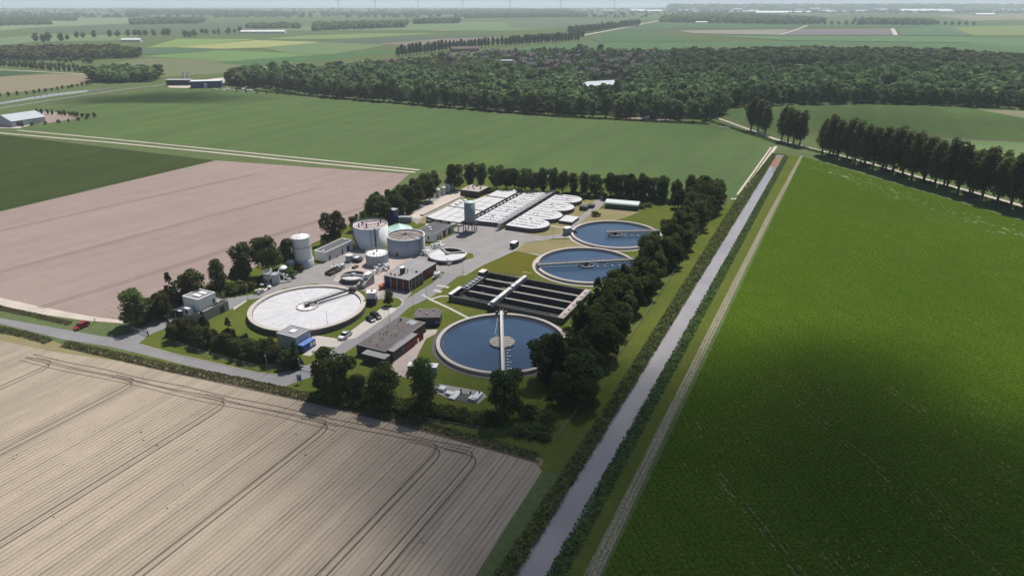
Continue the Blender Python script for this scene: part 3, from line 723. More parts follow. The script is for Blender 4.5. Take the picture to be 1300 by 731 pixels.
# ------------------------------------------------------------------ covered treatment complex
def stadium(x0, x1, y_in, y_out, n=10):
    r = (x1-x0)/2; cxm = (x0+x1)/2; yc = y_out + r if y_out < y_in else y_out - r; sg = -1 if y_out < y_in else 1
    pts = [(x0, y_in), (x0, yc)]
    pts += [(cxm - r*math.cos(math.pi*k/n), yc + sg*r*math.sin(math.pi*k/n)) for k in range(1, n)]
    return pts + [(x1, yc), (x1, y_in)]
def covered(t, poly, z=2.0, lanes=None, vents=True, y0=0, y1=0, seed=0):
    b = MB(); b.prism(poly, 0, z); wall = b.build('basin_wall', M['conc_dark'], t)
    cxm = sum(p[0] for p in poly)/len(poly); cym = sum(p[1] for p in poly)/len(poly)
    inner = [(cxm+(p[0]-cxm)*0.985, cym+(p[1]-cym)*0.985) for p in poly]
    c = MB(); c.prism(inner, z+0.003, z+0.16); c.build('white_cover', M['cover'], wall)
    r_ = random.Random(seed)
    if lanes:
        sm = MB(); vt = MB()
        for x in lanes:
            sm.box(x-0.09, x+0.09, min(y0, y1)+.3, max(y0, y1)-.3, z+0.16, z+0.2)
            yy = min(y0, y1)+1.0
            while yy < max(y0, y1)-1:
                if r_.random() < 0.85: vt.box(x-0.22, x+0.22, yy-0.25, yy+0.25, z+0.2, z+0.42)
                yy += 1.15
        sm.build('seam', M['dark'], wall); vt.build('seam_clamps', M['conc_dark'], wall)
        pb = MB()
        for _ in range(3):
            x = r_.choice(lanes)+r_.uniform(1, 3); y = r_.uniform(min(y0, y1)+3, max(y0, y1)-3)
            pb.box(x-.2, x+.2, y-.22, y+.22, z+.16, z+.5); 
        y = r_.uniform(min(y0, y1)+4, max(y0, y1)-6); pb.box(min(lanes), min(lanes)+4.5, y-.07, y+.07, z+.162, z+.24)
        pb.build_each('hatch', M['dark'], wall)
S0 = 189.5
t = at_sv('treatment_basin', S0, -101, 'white covered basin of four round-ended lanes, right of the long raised walkway', 'basin', None)
for k in range(4):
    x0 = k*16.4; wdt = 16.2 if k < 3 else 15.4
    yo = -20.2 if k != 3 else -18.5
    covered(t, stadium(x0, x0+wdt, -1.2, yo), 2.0, [x0+3.8, x0+8, x0+12.2], y0=-2, y1=yo+3.5, seed=k)
eb = MB()
eb.box(20, 30, -27.5, -20.5, 0, 1.5, 0, 1); eb.build('outlet_box', [M['conc_dark'], M['cover']], t)
eb = MB(); eb.box(46, 50, -25.5, -21.5, 0, 2.2); eb.box(52, 55, -27, -23.5, 0, 1.8); eb.build_each('valve_box', M['dark'], t)
t = at_sv('treatment_basin', S0, -103, 'white covered basin between the raised walkway and the narrow dark channel', 'basin', None)
for k in range(4):
    x0 = k*16.1
    covered(t, [(x0, 0.2), (x0+15.9, 0.2), (x0+15.9, 14.0), (x0, 14.0)] if k else [(2.0, 0.2), (15.9, 0.2), (15.9, 14), (0, 14)], 2.0, [x0+3.8, x0+8, x0+12.2], y0=0.6, y1=13.6, seed=10+k)
t = at_sv('raised_walkway', S0-1.5, -102, 'long grey raised walkway running between the white covered basins', 'walkway')
b = MB(); b.box(0, 68, -0.95, 0.95, 3.0, 3.15)
for w_ in (-0.85, 0.85): b.box(0, 68, w_-.08, w_+.08, 2.5, 3.0)
for k in range(12): b.box(1+k*6, 1.3+k*6, -.8, .8, 0, 3.0)
o = b.build('deck', M['steel'], t)
b = MB(); b.railing([(0, -.9), (68, -.9)], 3.15, 1.1, 1.5, .04); b.railing([(0, .9), (68, .9)], 3.15, 1.1, 1.5, .04); b.build('railing', M['steel'], o)
b = MB()
for k in range(10): b.box(-.35*k-.35, -.35*k, -.7-.0, .7, 2.9-.3*k, 3.0-.3*k)
b.build('stairs', M['steel'], t)
t = at_sv('pipe_channel', S0, -118.3, 'narrow dark pipe channel with valves between white covered basins', 'channel')
b = MB(); b.box(-1, 62, -0.2, 2.0, 0, 1.2); b.build('channel_floor', M['conc_dark'], t)
b = MB(); b.tube([(0, .9, 1.6), (60, .9, 1.6)], .35, 8); b.build('pipe', M['white'], t)
b = MB()
for k in range(14): b.box(2+k*4.2, 3.2+k*4.2, 0.2, 1.7, 1.2, 2.0+.5*(k % 3 == 0)); 
b.build_each('valve', M['dark'], t)
t = at_sv('treatment_basin', 184, -121, 'white covered basin with long straight seams, beside the road left of the silo on legs', 'basin')
covered(t, [(0.5, 0), (22, 0), (22, 20.5), (1.5, 20.5), (-0.5, 15), (-.5, 6)], 1.9)
covered(t, [(23, 0), (48.5, 0), (48.5, 12.0), (36, 14), (36, 21.5), (23, 20.5)], 1.9)
covered(t, [(50, 0), (66, 0), (70, 5), (66, 12.0), (50, 12.0)], 1.9)
b = MB()
for y in (5, 10.2, 15.4): b.box(0.5, 21.5, y-.08, y+.08, 2.06, 2.14); b.box(23.5, 48 if y < 12 else 35, y-.08, y+.08, 2.06, 2.14)
for x in (7, 14, 30, 37): b.box(x-.06, x+.06, 1, 11, 2.06, 2.13)
b.build('seam', M['conc_dark'], t)
b = MB()
for k in range(4): b.box(-1.6, .3, 2+k*4.6, 5+k*4.6, 0, 1.7-.2*k)
b.build('inlet_chambers', M['conc_dark'], t)
b = MB()
for k in range(3): b.lathe([(1.2, 2.0), (1.2, 2.7), (0, 2.9)], 16, 27+k*4.0, 17.5, 0)
b.build('white_domes', M['white'], t)
t = at_sv('low_wall', 190.8, -147, 'long low concrete wall between the far road strip and the white covered basins', 'wall')
b = MB(); b.box(0, 40, -0.2, 1.6, 0, 0.85); b.build('wall_body', M['rim'], t)

# ------------------------------------------------------------------ buildings on the plant grid
def flat_building(name, s0, s1, v0, v1, h, wallm, roofm, label, cat='building', group=None, parapet=0.3, par_m=None, pz=0.25, base=0.0):
    t, a, b = on_grid(name, s0, s1, v0, v1, label, cat, group)
    m = MB(); m.box(-a, a, -b, b, base, h); m.build('wall', wallm, t)
    r = MB(); r.box(-a+parapet, a-parapet, -b+parapet, b-parapet, h, h+0.06)
    if parapet:
        for (x0, x1, y0, y1) in ((-a-.05, a+.05, -b-.05, -b+parapet), (-a-.05, a+.05, b-parapet, b+.05), (-a-.05, -a+parapet, -b+parapet, b-parapet), (a-parapet, a+.05, -b+parapet, b-parapet)):
            r.box(x0, x1, y0, y1, h+0.002, h+pz, 1)
    ro = r.build('roof', [roofm, par_m or wallm], t)
    return t, a, b, ro
def opening(t, name, m, x, y, z0, w, h, face, depth=0.12, proud=0.04, sub=None):
    """door or window panel set proud of a wall. face: 'x-','x+','y-','y+' of the local box"""
    b = MB()
    if face[0] == 'x':
        sgn = -1 if face[1] == '-' else 1
        b.box(min(x, x+sgn*proud), max(x, x+sgn*proud), y-w/2, y+w/2, z0, z0+h)
    else:
        sgn = -1 if face[1] == '-' else 1
        b.box(x-w/2, x+w/2, min(y, y+sgn*proud), max(y, y+sgn*proud), z0, z0+h)
    return b.build(name, m, t)
def frame_open(t, name, m, fm, x, y, z0, w, h, face):
    o = opening(t, name, fm, x, y, z0-.1, w+.25, h+.2, face, proud=.05)
    opening(o, 'pane' if name == 'window' else 'panel', m, x, y, z0, w, h, face, proud=.08); return o

# white long building
t, a, b, ro = flat_building('equipment_building', 117, 134.8, -152.9, -147, 4.1, M['cream'], M['roofdark'], 'long narrow white building with dark flat roof beside the white banded silo', pz=0.3, par_m=M['white'])
for x, w, h in ((-a+2.2, 1.1, 2.3), (-a+10.5, 0.9, 1.9), (a-3.4, 2.0, 2.8)): opening(t, 'door', M['dark'], x, -b, 0.05, w, h, 'y-')
m = MB(); m.box(-a+6.4, -a+7.2, -b-.35, -b, 0.3, 1.2); m.build('wall_cabinet', M['grey'], t)
m = MB(); m.tube([(1.8, -b-.08, 0), (1.8, -b-.08, 4)], .06, 6); m.build('downpipe', M['dark'], t)
m = MB(); m.box(-a+1.2, -a+2, -1, -.2, 4.1, 4.6); m.box(a-1.6, a-.8, 0, .8, 4.1, 4.7); m.build_each('roof_vent', M['white'], ro)

# technical building with red doors
t, a, b, ro = flat_building('technical_building', 105.2, 114.7, -109.2, -97.9, 4.7, M['brickdk'], M['roofgrey'], 'grey flat-roofed technical building with red doors and a small rooftop tower', parapet=0.25, par_m=M['roofgrey'], pz=.12)
for k, mm in enumerate((M['bluedk'], M['red'], M['red'])):
    opening(t, 'door', mm, -a, b-1.8-k*3.2, 0.05, 2.0, 3.6, 'x-')
m = MB()
for k in range(5): m.box(-a-.25, -a, b-.4-k*2.75-.2, b-.4-k*2.75+.2, 0, 4.6)
for k in range(4): m.box(-a+1.2+k*2.5, -a+1.5+k*2.5, -b-.22, -b, 0, 4.6)
m.build_each('pilaster', M['concrete'], t)
for k in range(3): opening(t, 'window', M['glass'], -a+2.6+k*2.5, -b, 1.2, 1.5, 2.6, 'y-')
m = MB(); m.box(-.8, 1.0, -.2, 1.0, 4.76, 7.2); m.box(-1.0, 1.2, -.4, 1.2, 7.2, 7.4, 1); m.box(.9, 1.5, -1.2, -.9, 4.76, 7.0, 1); m.build('rooftop_tower', [M['dark'], M['white']], ro)
m = MB(); m.box(3, 3.6, -4, -3.4, 4.76, 5.4); m.box(-3, -2.5, 3.5, 4, 4.76, 5.3); m.box(-3.2, -2.7, 1.6, 2.1, 4.76, 5.4); m.build_each('roof_vent', M['dark'], ro)
w = MB(); w.box(a, a+11.6, -b+1.3, b+.6, 0, 4.2); wo = w.build('rear_wing', M['brickdk'], t)
r = MB(); r.box(a-.02, a+11.8, -b+1.0, b+.8, 4.2, 4.38); r.build('roof', M['roofgrey'], wo)
for x, w_ in ((a+2.2, 3.2), (a+6.2, 3.2)): opening(wo, 'door', M['red'], x, -b+1.3, 0.05, w_, 3.4, 'y-')

# machine hall, dark roof
t, a, b, ro = flat_building('machine_hall', 158, 173.8, -130.2, -120, 3.8, M['cream'], M['roofdark'], 'pale hall with ribbed dark roof between the grey tank and the silo on legs', parapet=0.2, par_m=M['grey'], pz=.1)
m = MB()
for k in range(9): m.box(-a+.9+k*1.8, -a+1.0+k*1.8, -b+.3, b-.3, 3.86, 3.98)
m.build('roof_ribs', M['grey'], ro)
m = MB(); m.box(-4, -3.2, -1.5, -.7, 3.86, 4.6); m.box(-1, 0, 1, 2, 3.86, 4.4); m.build_each('roof_vent', M['white'], ro)
for x, w_, h in ((-4.6, 1.0, 2.2), (-2.6, 1.0, 2.2), (1.2, 2.6, 3.0), (5.8, 2.2, 2.8)): opening(t, 'door', M['dark'] if x != 1.2 else M['red'], x, -b, 0.05, w_, h, 'y-')
opening(t, 'window', M['glass'], -a, -2.2, 1.0, .7, 1.8, 'x-')
m = MB(); m.lathe([(1.2, 0), (1.2, 2.4), (0, 2.8)], 18, a-1, b+2.5); m.build('side_tank', M['white'], t)

# brick house at the back
t, a, b, ro = flat_building('brick_substation', 234.2, 247, -150, -138.2, 3.3, M['brickdk'], M['gravelroof'], 'low brown brick building with vents on its gravel roof behind the white covers', pz=.15, par_m=M['concrete'])
m = MB()
for (x, y) in ((-2, 3), (-2, -.5), (1, 2), (2.5, -2.5), (-1, -4), (3.8, 1)): m.lathe([(.35, 3.36), (.35, 3.9), (.5, 3.9), (0, 4.1)], 10, x, y)
m.build_each('roof_vent', M['dark'], ro)
opening(t, 'door', M['dark'], -1, -b, .05, 2, 2.3, 'y-')

# long brick workshop
t, a, b, ro = flat_building('workshop', 56.8, 79.2, -84.9, -74.2, 3.5, M['brickdk'], M['roofbrown'], 'long dark brick workshop with patchy brown roof beside the parking bays', parapet=0.2, par_m=M['roofgrey'], pz=.08)
# wear patches along the middle of the roof
rn = random.Random(3); m = MB()
for k in range(16):
    x = -a+3+k*0.95+rn.uniform(-.5, .5); y = 1.2-k*0.12+rn.uniform(-.9, .9); r_ = rn.uniform(.25, .8)
    pts = [(x+r_*rn.uniform(.6, 1.3)*math.cos(i), y+r_*rn.uniform(.5, 1)*math.sin(i)) for i in [j*.9 for j in range(7)]]
    m.add([(p[0], p[1], 3.566) for p in pts], [tuple(range(7))])
m.build('worn_patch', paint('worn_brown_roofing', (.185, .165, .158), .9, .3, 1.5), ro)
m = MB(); m.box(a-3.2, a-.4, -2.8, .2, 3.566, 3.57); m.build('puddle_patch', M['grey'], ro)
m = MB()
for _ in range(13):
    x, y = rn.uniform(-a+1, a-2), rn.uniform(-b+1, b-1); m.lathe([(.14, 3.56), (.14, 3.95), (0, 4.0)], 8, x, y)
m.lathe([(.3, 3.56), (.3, 4.1), (.45, 4.15), (0, 4.4)], 10, a-2.2, 2.8); m.build_each('roof_vent', M['dark'], ro)
w = MB(); w.box(-a+1.2, a-8.2, -b-1.9, -b, 0, 3.3); w.box(-a-3.0, -a, -b-1.9, b-4.5, 0, 2.9); wo = w.build('side_bay', M['brickdk'], t)
r = MB(); r.box(-a+1.2, a-7.9, -b-2.2, -b-.02, 3.3, 3.42); r.box(-a-3.2, -a-.06, -b-2.0, b-4.3, 2.9, 3.02); r.build('roof', M['roofgrey'], wo)
for k in range(3): opening(t, 'door', M['red'], -1.5+k*3.4, -b-1.9, .05, 2.8, 2.9, 'y-')
opening(t, 'window', M['glass'], -4.6, -b-1.9, 1.0, 1.5, 1.6, 'y-')
for k in range(3): opening(t, 'window', M['glass'], a, -2.5+k*2.8, 1.1, 1.6, 1.3, 'x+')

# small brick house
x0, y0 = W(85.9, -77.6)
t = empty('pump_house', x0, y0, 0, math.radians(2), 'small square brick pump house with three white roof caps', 'building')
m = MB(); m.prism([(-4.1, -3.2), (4.1, -3.2), (4.6, 1.5), (3.3, 3.6), (-3.5, 3.6), (-4.4, 0.5)], 0, 3.2); m.build('wall', M['brickdk'], t)
m = MB(); m.prism([(-4.3, -3.4), (4.3, -3.4), (4.8, 1.6), (3.4, 3.8), (-3.6, 3.8), (-4.6, 0.5)], 3.2, 3.42); ro = m.build('roof', M['roofbrown'], t)
m = MB()
for (x, y) in ((-2.6, 2.4), (2.0, 2.4), (-.3, -.6)): m.lathe([(.28, 3.42), (.28, 3.8), (.4, 3.85), (0, 4.1)], 10, x, y)
m.build_each('roof_vent', M['white'], ro)
opening(t, 'door', M['bluedk'], 1.6, -3.2, .05, 1.8, 2.2, 'y-'); opening(t, 'window', M['glass'], -1.3, -3.2, 1.0, 1.2, 1.2, 'y-')
m = MB(); m.box(2.8, 3.5, -3.35, -3.2, 1.1, 1.9); m.build('sign_plate', M['grey'], t)

# pump station with blue container
t, a, b, ro = flat_building('pump_station', 50.4, 57.0, -110.7, -102.9, 4.6, M['tankgrey'], M['roofgrey'], 'grey flat-roofed pump station behind the blue container', parapet=0.25, pz=.2)
m = MB(); m.box(-1, 1, -1.0, 1.0, 4.66, 4.95); m.build('skylight', M['white'], ro)
opening(t, 'door', M['grey'], 0, -b, .05, 1.2, 2.2, 'y-')
t, a, b = on_grid('blue_container', 50.4, 56.0, -102.5, -100.3, 'bright blue container with two white panels on its side', 'container')
m = MB(); m.box(-a, a, -b, b, 0.12, 2.5, 0, 1); m.build('body', [M['blue'], M['bluetop']], t)
m = MB()
for k in range(12): m.box(-a+.3+k*.45, -a+.42+k*.45, -b-.04, -b, .3, 2.3)
m.build('ribs', M['blue'], t)
m = MB(); m.box(.2, 1.2, -b-.07, -b-.04, .8, 2.0); m.box(1.5, 2.5, -b-.07, -b-.04, .8, 2.0); m.build_each('side_panel', M['white'], t)
m = MB()
for x in (-a+.2, a-.4): m.box(x, x+.2, -b, b, 0, .12)
m.build('skid', M['dark'], t)
for k, (s, v, l, w_, lab) in enumerate([(54.0, -97.6, 3.0, .5, 'grey steel bar lying on the pale slab beside the blue container'), (52.6, -98.0, 1.2, 1.2, 'small square hatch lid on the pale slab beside the blue container')]):
    t = at_sv('floor_hatch', s, v, lab, 'hatch'); m = MB(); m.box(-l/2, l/2, -w_/2, w_/2, .07, .35); m.box(-l/2+.1, l/2-.1, -w_/2+.1, w_/2-.1, .35, .42, 1); m.build('lid', [M['steel'], M['grey']], t)

# control building
t, a, b = on_grid('control_building', 52.2, 64.2, -155.0, -146.2, 'two-tier white and grey control building with white roof lights by the left gate', 'building')
m = MB(); m.box(-a, a, -b, b, 0, 3.6); m.build('lower_storey', M['concrete'], t)
m = MB(); m.box(-a+1.0, -a+8.2, -b+1.0, b-.3, 3.6, 7.6); up = m.build('upper_storey', M['white'], t)
m = MB(); m.box(-a+1.3, -a+7.9, -b+1.3, b-.6, 7.6, 7.66)
for (x0, x1, y0, y1) in ((-a+.95, -a+8.25, -b+.95, -b+1.3), (-a+.95, -a+8.25, b-.6, b-.25), (-a+.95, -a+1.3, -b+1.3, b-.6), (-a+7.9, -a+8.25, -b+1.3, b-.6)): m.box(x0, x1, y0, y1, 7.602, 8.0, 1)
ro = m.build('roof', [M['roofgrey'], M['white']], t)
for x in (-3.0, -.6): 
    m = MB(); m.box(x, x+1.5, -1.6, 1.6, 7.66, 8.1); m.build('skylight', M['white'], ro)
opening(up, 'door', M['dark'], -a+7.0, -b+1.0, 4.4, .8, 1.6, 'y-')
m = MB(); m.box(-a-1.6, -a, -1.2, 1.2, 2.8, 5.2); bay = m.build('bay_window', M['white'], t)
opening(bay, 'window', M['glass'], -a-1.6, 0, 3.1, 1.6, 1.5, 'x-')
m = MB(); m.railing([(-a+.2, -b+.2), (a-.2, -b+.2), (a-.2, b-.2)], 3.6, 1.1, 1.2, .05); m.build('terrace_railing', M['dark'], t)
m = MB()
for k in range(8): m.box(-a+6+k*.7, -a+6.4+k*.7, -b+.3, -b+.8, 3.6, 4.1+.2*(k % 3))
m.build('terrace_planter', M['concrete'], t)
m = MB(); m.box(-a-.5, -a+4.0, b+.2, b+3.6, 2.6, 2.75); m.box(-a-.4, -a-.2, b+3.3, b+3.5, 0, 2.6); m.box(-a+3.6, -a+3.8, b+3.3, b+3.5, 0, 2.6); m.build('canopy', M['white'], t)
opening(t, 'door', M['dark'], a-3, -b, 0.05, 2.0, 2.4, 'y-')
t = at_sv('concrete_block', 46.5, -146.6, 'white slab on the verge at the left gate', 'block'); m = MB(); m.box(-1.3, 1.3, -2.2, 2.2, 0, .5); m.box(-1.0, 1.0, -1.9, 1.9, .5, .56); m.build('slab', M['white'], t)

# green shed
x0, y0 = W(249.5, -60.5)
t = empty('storage_shed', x0, y0, 0, math.atan2(G(810,267.7)[1]-G(767.7,264)[1], G(810,267.7)[0]-G(767.7,264)[0]), 'dark green storage shed under a rounded pale roof', 'shed')
m = MB(); m.box(-8.6, 8.6, -3.4, 3.4, 0, 2.5); m.build('wall', M['green'], t)
m = MB(); prof = [(3.7*math.cos(math.pi*k/10), 2.45+1.5*math.sin(math.pi*k/10)) for k in range(11)]
vs = [(x, p[0], p[1]) for x in (-8.8, 8.8) for p in prof]
m.add(vs, [tuple(range(10, -1, -1)), tuple(range(11, 22))] + [(k, k+1, k+12, k+11) for k in range(10)]); m.build('arched_roof', M['palegreen'], t)
m = MB()
for k in range(18): m.box(-8.4+k, -8.3+k, -3.45, -3.4, .1, 2.4)
m.build('wall_ribs', M['green'], t)
opening(t, 'door', M['dark'], -8.6, 0, .05, 3.0, 2.2, 'x-')
x0, y0 = G(808, 255); t = empty('white_tank_trailer', x0, y0+3, 0, .1, 'white tank and box unit behind the green shed', 'tank')
m = MB(); m.tube([(-4.5, 0, 2.0), (2.0, 0, 2.0)], 1.2, 14); m.build('tank_body', M['white'], t)
m = MB(); m.box(2.4, 4.8, -1.1, 1.1, .4, 3.2); m.build('cab_box', M['white'], t)
m = MB()
for x in (-3.5, -2, 3.6):
    for y in (-1, 1): m.tube([(x, y-.15, .5), (x, y+.15, .5)], .5, 12)
m.build('wheel', M['rubber'], t)

# ------------------------------------------------------------------ tanks and silos
def place_tank(name, px, py, z, label, cat='tank', group=None):
    x, y = G(px, py, z); return empty(name, x, y, 0, AX, label, cat, group)
t = place_tank('digester_tank', 470, 285, 9.2, 'tallest wide white tank with pink gravel roof and a zigzag stair on its wall'); R, H = 7.6, 9.2
m = MB(); m.lathe([(R, 0), (R, H), (R-.35, H), (R-.35, H-.5)], 64); m.build('wall', M['white'], t)
m = MB(); m.lathe([(R-.35, H-.45), (0, H-.15)], 64, smooth=False); ro = m.build('roof', M['gravelroof'], t)
m = MB()
for k, (x, y, h) in enumerate(((5, -2, 1.6), (-1, 3.6, 1.3), (-4, -1, 1.8), (-4.2, 3, 1.2), (1.2, -3.5, 1.0))): m.lathe([(.3, H-.3), (.3, H+h), (0, H+h+.1)], 8, x, y)
for aa, bb in (((5, -2), (-1, 3.6)), ((-1, 3.6), (-4, -1)), ((-4, -1), (1.2, -3.5))): m.tube([(*aa, H+.7), (*bb, H+.7)], .12, 6)
m.build('roof_pipes', M['dark'], ro)
m = MB(); m.railing([(R*.98*math.cos(a), R*.98*math.sin(a)) for a in [i*math.pi/12 for i in range(24)]], H, 1.0, 2.0, .03, True); m.build('railing', M['steel'], ro)
m = MB(); n = 14
for k in range(n):
    a_ = -2.1 - math.radians(64.2) + .0 - 0.9*(1-k/n) + 2*math.pi; rr_ = R+.5
    m.box(rr_*math.cos(a_)-.5, rr_*math.cos(a_)+.5, rr_*math.sin(a_)-.5, rr_*math.sin(a_)+.5, H*(1-k/n)-.25, H*(1-k/n)-.1)
m.build('stair', M['dark'], t)
m = MB(); a_ = math.radians(-90-64.2+25); m.tube([((R+.15)*math.cos(a_), (R+.15)*math.sin(a_), 0), ((R+.15)*math.cos(a_), (R+.15)*math.sin(a_), H+.3)], .28, 8)
a_ -= .25; m.tube([((R+.1)*math.cos(a_), (R+.1)*math.sin(a_), 0), ((R+.1)*math.cos(a_), (R+.1)*math.sin(a_), H)], .08, 6); m.build('downpipe', M['dark'], t)
t = place_tank('dome_tank', 507, 289.5, 4.2, 'pale teal low cone roof tank behind the white digester')
m = MB(); m.lathe([(5.7, 0), (5.7, 4.0), (5.9, 4.0)], 40); m.build('wall', M['tankgrey'], t)
m = MB(); m.lathe([(5.9, 4.0), (3.5, 5.0), (1.2, 5.9), (.4, 6.3), (0, 6.5)], 40); m.build('cone_roof', M['teal'], t)
t = place_tank('sludge_tank', 515, 298, 7.1, 'wide blue-grey tank with a brown roof in front of the machine hall'); R, H = 8.1, 7.1
m = MB(); m.lathe([(R, 0), (R, H), (R-.3, H), (R-.3, H-.6)], 64); m.build('wall', M['tankgrey'], t)
m = MB(); m.lathe([(R+.05, H-.25), (R+.12, H-.25), (R+.12, H+.06), (R-.35, H+.06)], 64); m.build('top_band', M['white'], t)
m = MB(); m.lathe([(R-.3, H-.55), (1.2, H+.1), (0, H+.35)], 64, smooth=False)
ro = m.build('roof', paint('brown_grey_roof', (.25, .215, .20), .9, .3, .8), t)
m = MB(); m.lathe([(.8, H), (.8, H+.7), (0, H+1)], 10)
for k in range(10):
    a_ = k*.628; m.beam((math.cos(a_), math.sin(a_), H+.25), (math.cos(a_)*(R-.4), math.sin(a_)*(R-.4), H-.3), .12, .12)
m.build('roof_spokes', M['conc_dark'], ro)
a_ = math.radians(-35-64.2); m = MB(); m.box(R*math.cos(a_)-2.2, R*math.cos(a_)+1.2, R*math.sin(a_)-1, R*math.sin(a_)+1.2, H+.1, H+.3)
m.box(R*math.cos(a_)-.2, R*math.cos(a_)+1.3, R*math.sin(a_)-1.0, R*math.sin(a_)-.2, 0, H+.3)
m.railing([(R*math.cos(a_)-2.2, R*math.sin(a_)-1), (R*math.cos(a_)+1.2, R*math.sin(a_)-1), (R*math.cos(a_)+1.2, R*math.sin(a_)+1.2)], H+.3, 1.1, .8, .05); m.build('access_tower', M['grey'], t)
m = MB(); m.box(-R-.1, -R+.2, -1.0, -.2, 0, 1.6); m.build_each('hatch', M['dark'], t)
t = place_tank('buffer_tank', 478.3, 321, 4.7, 'smaller grey tank with a smooth white roof in front of the digester'); R, H = 4.5, 4.7
m = MB(); m.lathe([(R, 0), (R, H)], 48)
for k in range(20):
    a_ = k*.314; m.box((R+.03)*math.cos(a_)-.06, (R+.03)*math.cos(a_)+.06, (R+.03)*math.sin(a_)-.06, (R+.03)*math.sin(a_)+.06, .1, H-.1)
m.build('wall', M['tankgrey'], t)
m = MB(); m.lathe([(R+.08, H), (0, H+.45)], 48); ro = m.build('roof', M['white'], t)
m = MB(); m.lathe([(.3, H+.3), (.3, H+1.4), (0, H+1.5)], 8, .3, 0); m.box(-2.2, -1.6, -.3, .3, H+.1, H+.9); m.build('roof_pipes', M['steel'], ro)
m = MB(); m.railing([(R*math.cos(a), R*math.sin(a)) for a in [i*math.pi/10 for i in range(20)]], H, 1.0, 2.0, .04, True); m.build('railing', M['steel'], ro)
m = MB(); m.box(1.5, 4.6, 3.2, 4.4, H, H+.15); m.box(3.5, 4.6, 3.2, 4.4, 0, H); m.build('access_stair', M['dark'], t)

def thickener(px, py, z, R, label, H, sector):
    t = place_tank('thickener_tank', px, py, z, label)
    ring_wall(R, .35, H, 0, 56).build('rim_wall', M['conc_dark'], t)
    m = MB(); m.lathe([(R-.35, H*.45), (0, H*.45)], 56, smooth=False); m.build('sludge_surface', M['sludge'], t)
    m = MB(); n = 40; a0, a1 = sector; vs = [(0, 0, H+.25)] + [((R-.3)*math.cos(a0+(a1-a0)*k/n), (R-.3)*math.sin(a0+(a1-a0)*k/n), H+.03) for k in range(n+1)]
    m.add(vs, [(0, k, k+1) for k in range(1, n+1)]); m.build('white_cover', M['cover'], t)
    m = MB(); m.lathe([(R+.25, H-.3), (R+.25, H+.25), (R-.05, H+.25), (R-.05, H-.3)], 56, smooth=False, close=True); m.build('kerb_ring', M['white'] if R > 6 else M['concrete'], t)
    m = MB(); b0 = math.radians(150-64.2); m.beam((0, 0, H+.7), (R*math.cos(a1+.1), R*math.sin(a1+.1), H+.7), .9, .2); m.beam((0, 0, H+.7), (R*math.cos(a0-.1), R*math.sin(a0-.1), H+.7), .9, .2)
    m.build('walkway', M['concrete'], t)
    m = MB(); m.lathe([(1.1, H+.1), (1.1, H+.9), (0, H+1.0)], 16); m.build('drive_unit', M['grey'], t)
    return t
thickener(568, 323, 1.7, 7.7, 'flat round tank mostly under a white cover with a dark open wedge, beside the yard', 1.7, (math.radians(150-64.2-30), math.radians(395-64.2-25)))
thickener(448.5, 350, 1.8, 4.7, 'small flat round tank with a white cone cover behind the largest covered tank', 1.8, (math.radians(200-64.2), math.radians(340-64.2)))
# pit beside it
t = at_sv('rectangular_pit', 108.5, -136.5, 'open brown rectangular pit on the pink paving beside the small thickener', 'basin')
m = MB(); m.box(-3.2, 3.2, -1.6, -1.3, 0, 1.3); m.box(-3.2, 3.2, 1.3, 1.6, 0, 1.3); m.box(-3.2, -2.9, -1.3, 1.3, 0, 1.3); m.box(2.9, 3.2, -1.3, 1.3, 0, 1.3); m.build('wall', M['mud'], t)
m = MB(); m.box(-2.9, 2.9, -1.3, 1.3, 0, .12); m.build('floor', M['conc_dark'], t)

def silo_base(px, py): return G(px, py, 0)
x0, y0 = G(386.5, 341.5); d = math.hypot(x0, y0); x0 += x0/d*4.1; y0 += y0/d*4.1
t = empty('storage_silo', x0, y0, 0, AX, 'tall white banded silo on a wider base beside the long white building', 'silo'); R = 3.75
m = MB(); m.lathe([(R+.45, 0), (R+.45, 3.2), (R+.1, 3.4)], 40); m.build('base_skirt', M['tankgrey'], t)
m = MB(); m.lathe([(R, 3.3), (R, 12.6)], 40, smooth=False); bd = m.build('body', M['white'], t)
m = MB()
for k in range(7): m.lathe([(R+.01, 4+k*1.3), (R+.05, 4.04+k*1.3), (R+.01, 4.08+k*1.3)], 40, smooth=False)
m.lathe([(R+.02, 8.6), (R+.12, 8.6), (R+.12, 8.75), (R+.02, 8.75)], 40, mi=1); m.build('band', [M['grey'], M['dark']], bd)
m = MB(); m.lathe([(R+.04, 12.6), (0, 13.9)], 40, smooth=False); ro = m.build('cone_roof', M['white'], t)
m = MB(); m.railing([((R+.05)*math.cos(a), (R+.05)*math.sin(a)) for a in [i*math.pi/9 for i in range(18)]], 12.6, 1.1, 2.0, .025, True); m.lathe([(.12, 13.8), (.12, 15.2), (0, 15.3)], 6); m.build('railing', M['steel'], ro)
m = MB(); m.box(-R-.9, -R-.1, -2.2, .4, 2.0, 2.2)
for k in range(8): m.box(-R-.9, -R-.1, .4+k*.45, .8+k*.45, 2.0-.25*k, 2.1-.25*k)
m.build('stair', M['dark'], t); m = MB(); m.box(-R-.52, -R-.2, -2.6, -1.0, .1, 2.3); m.build('door', M['bluedk'], t)

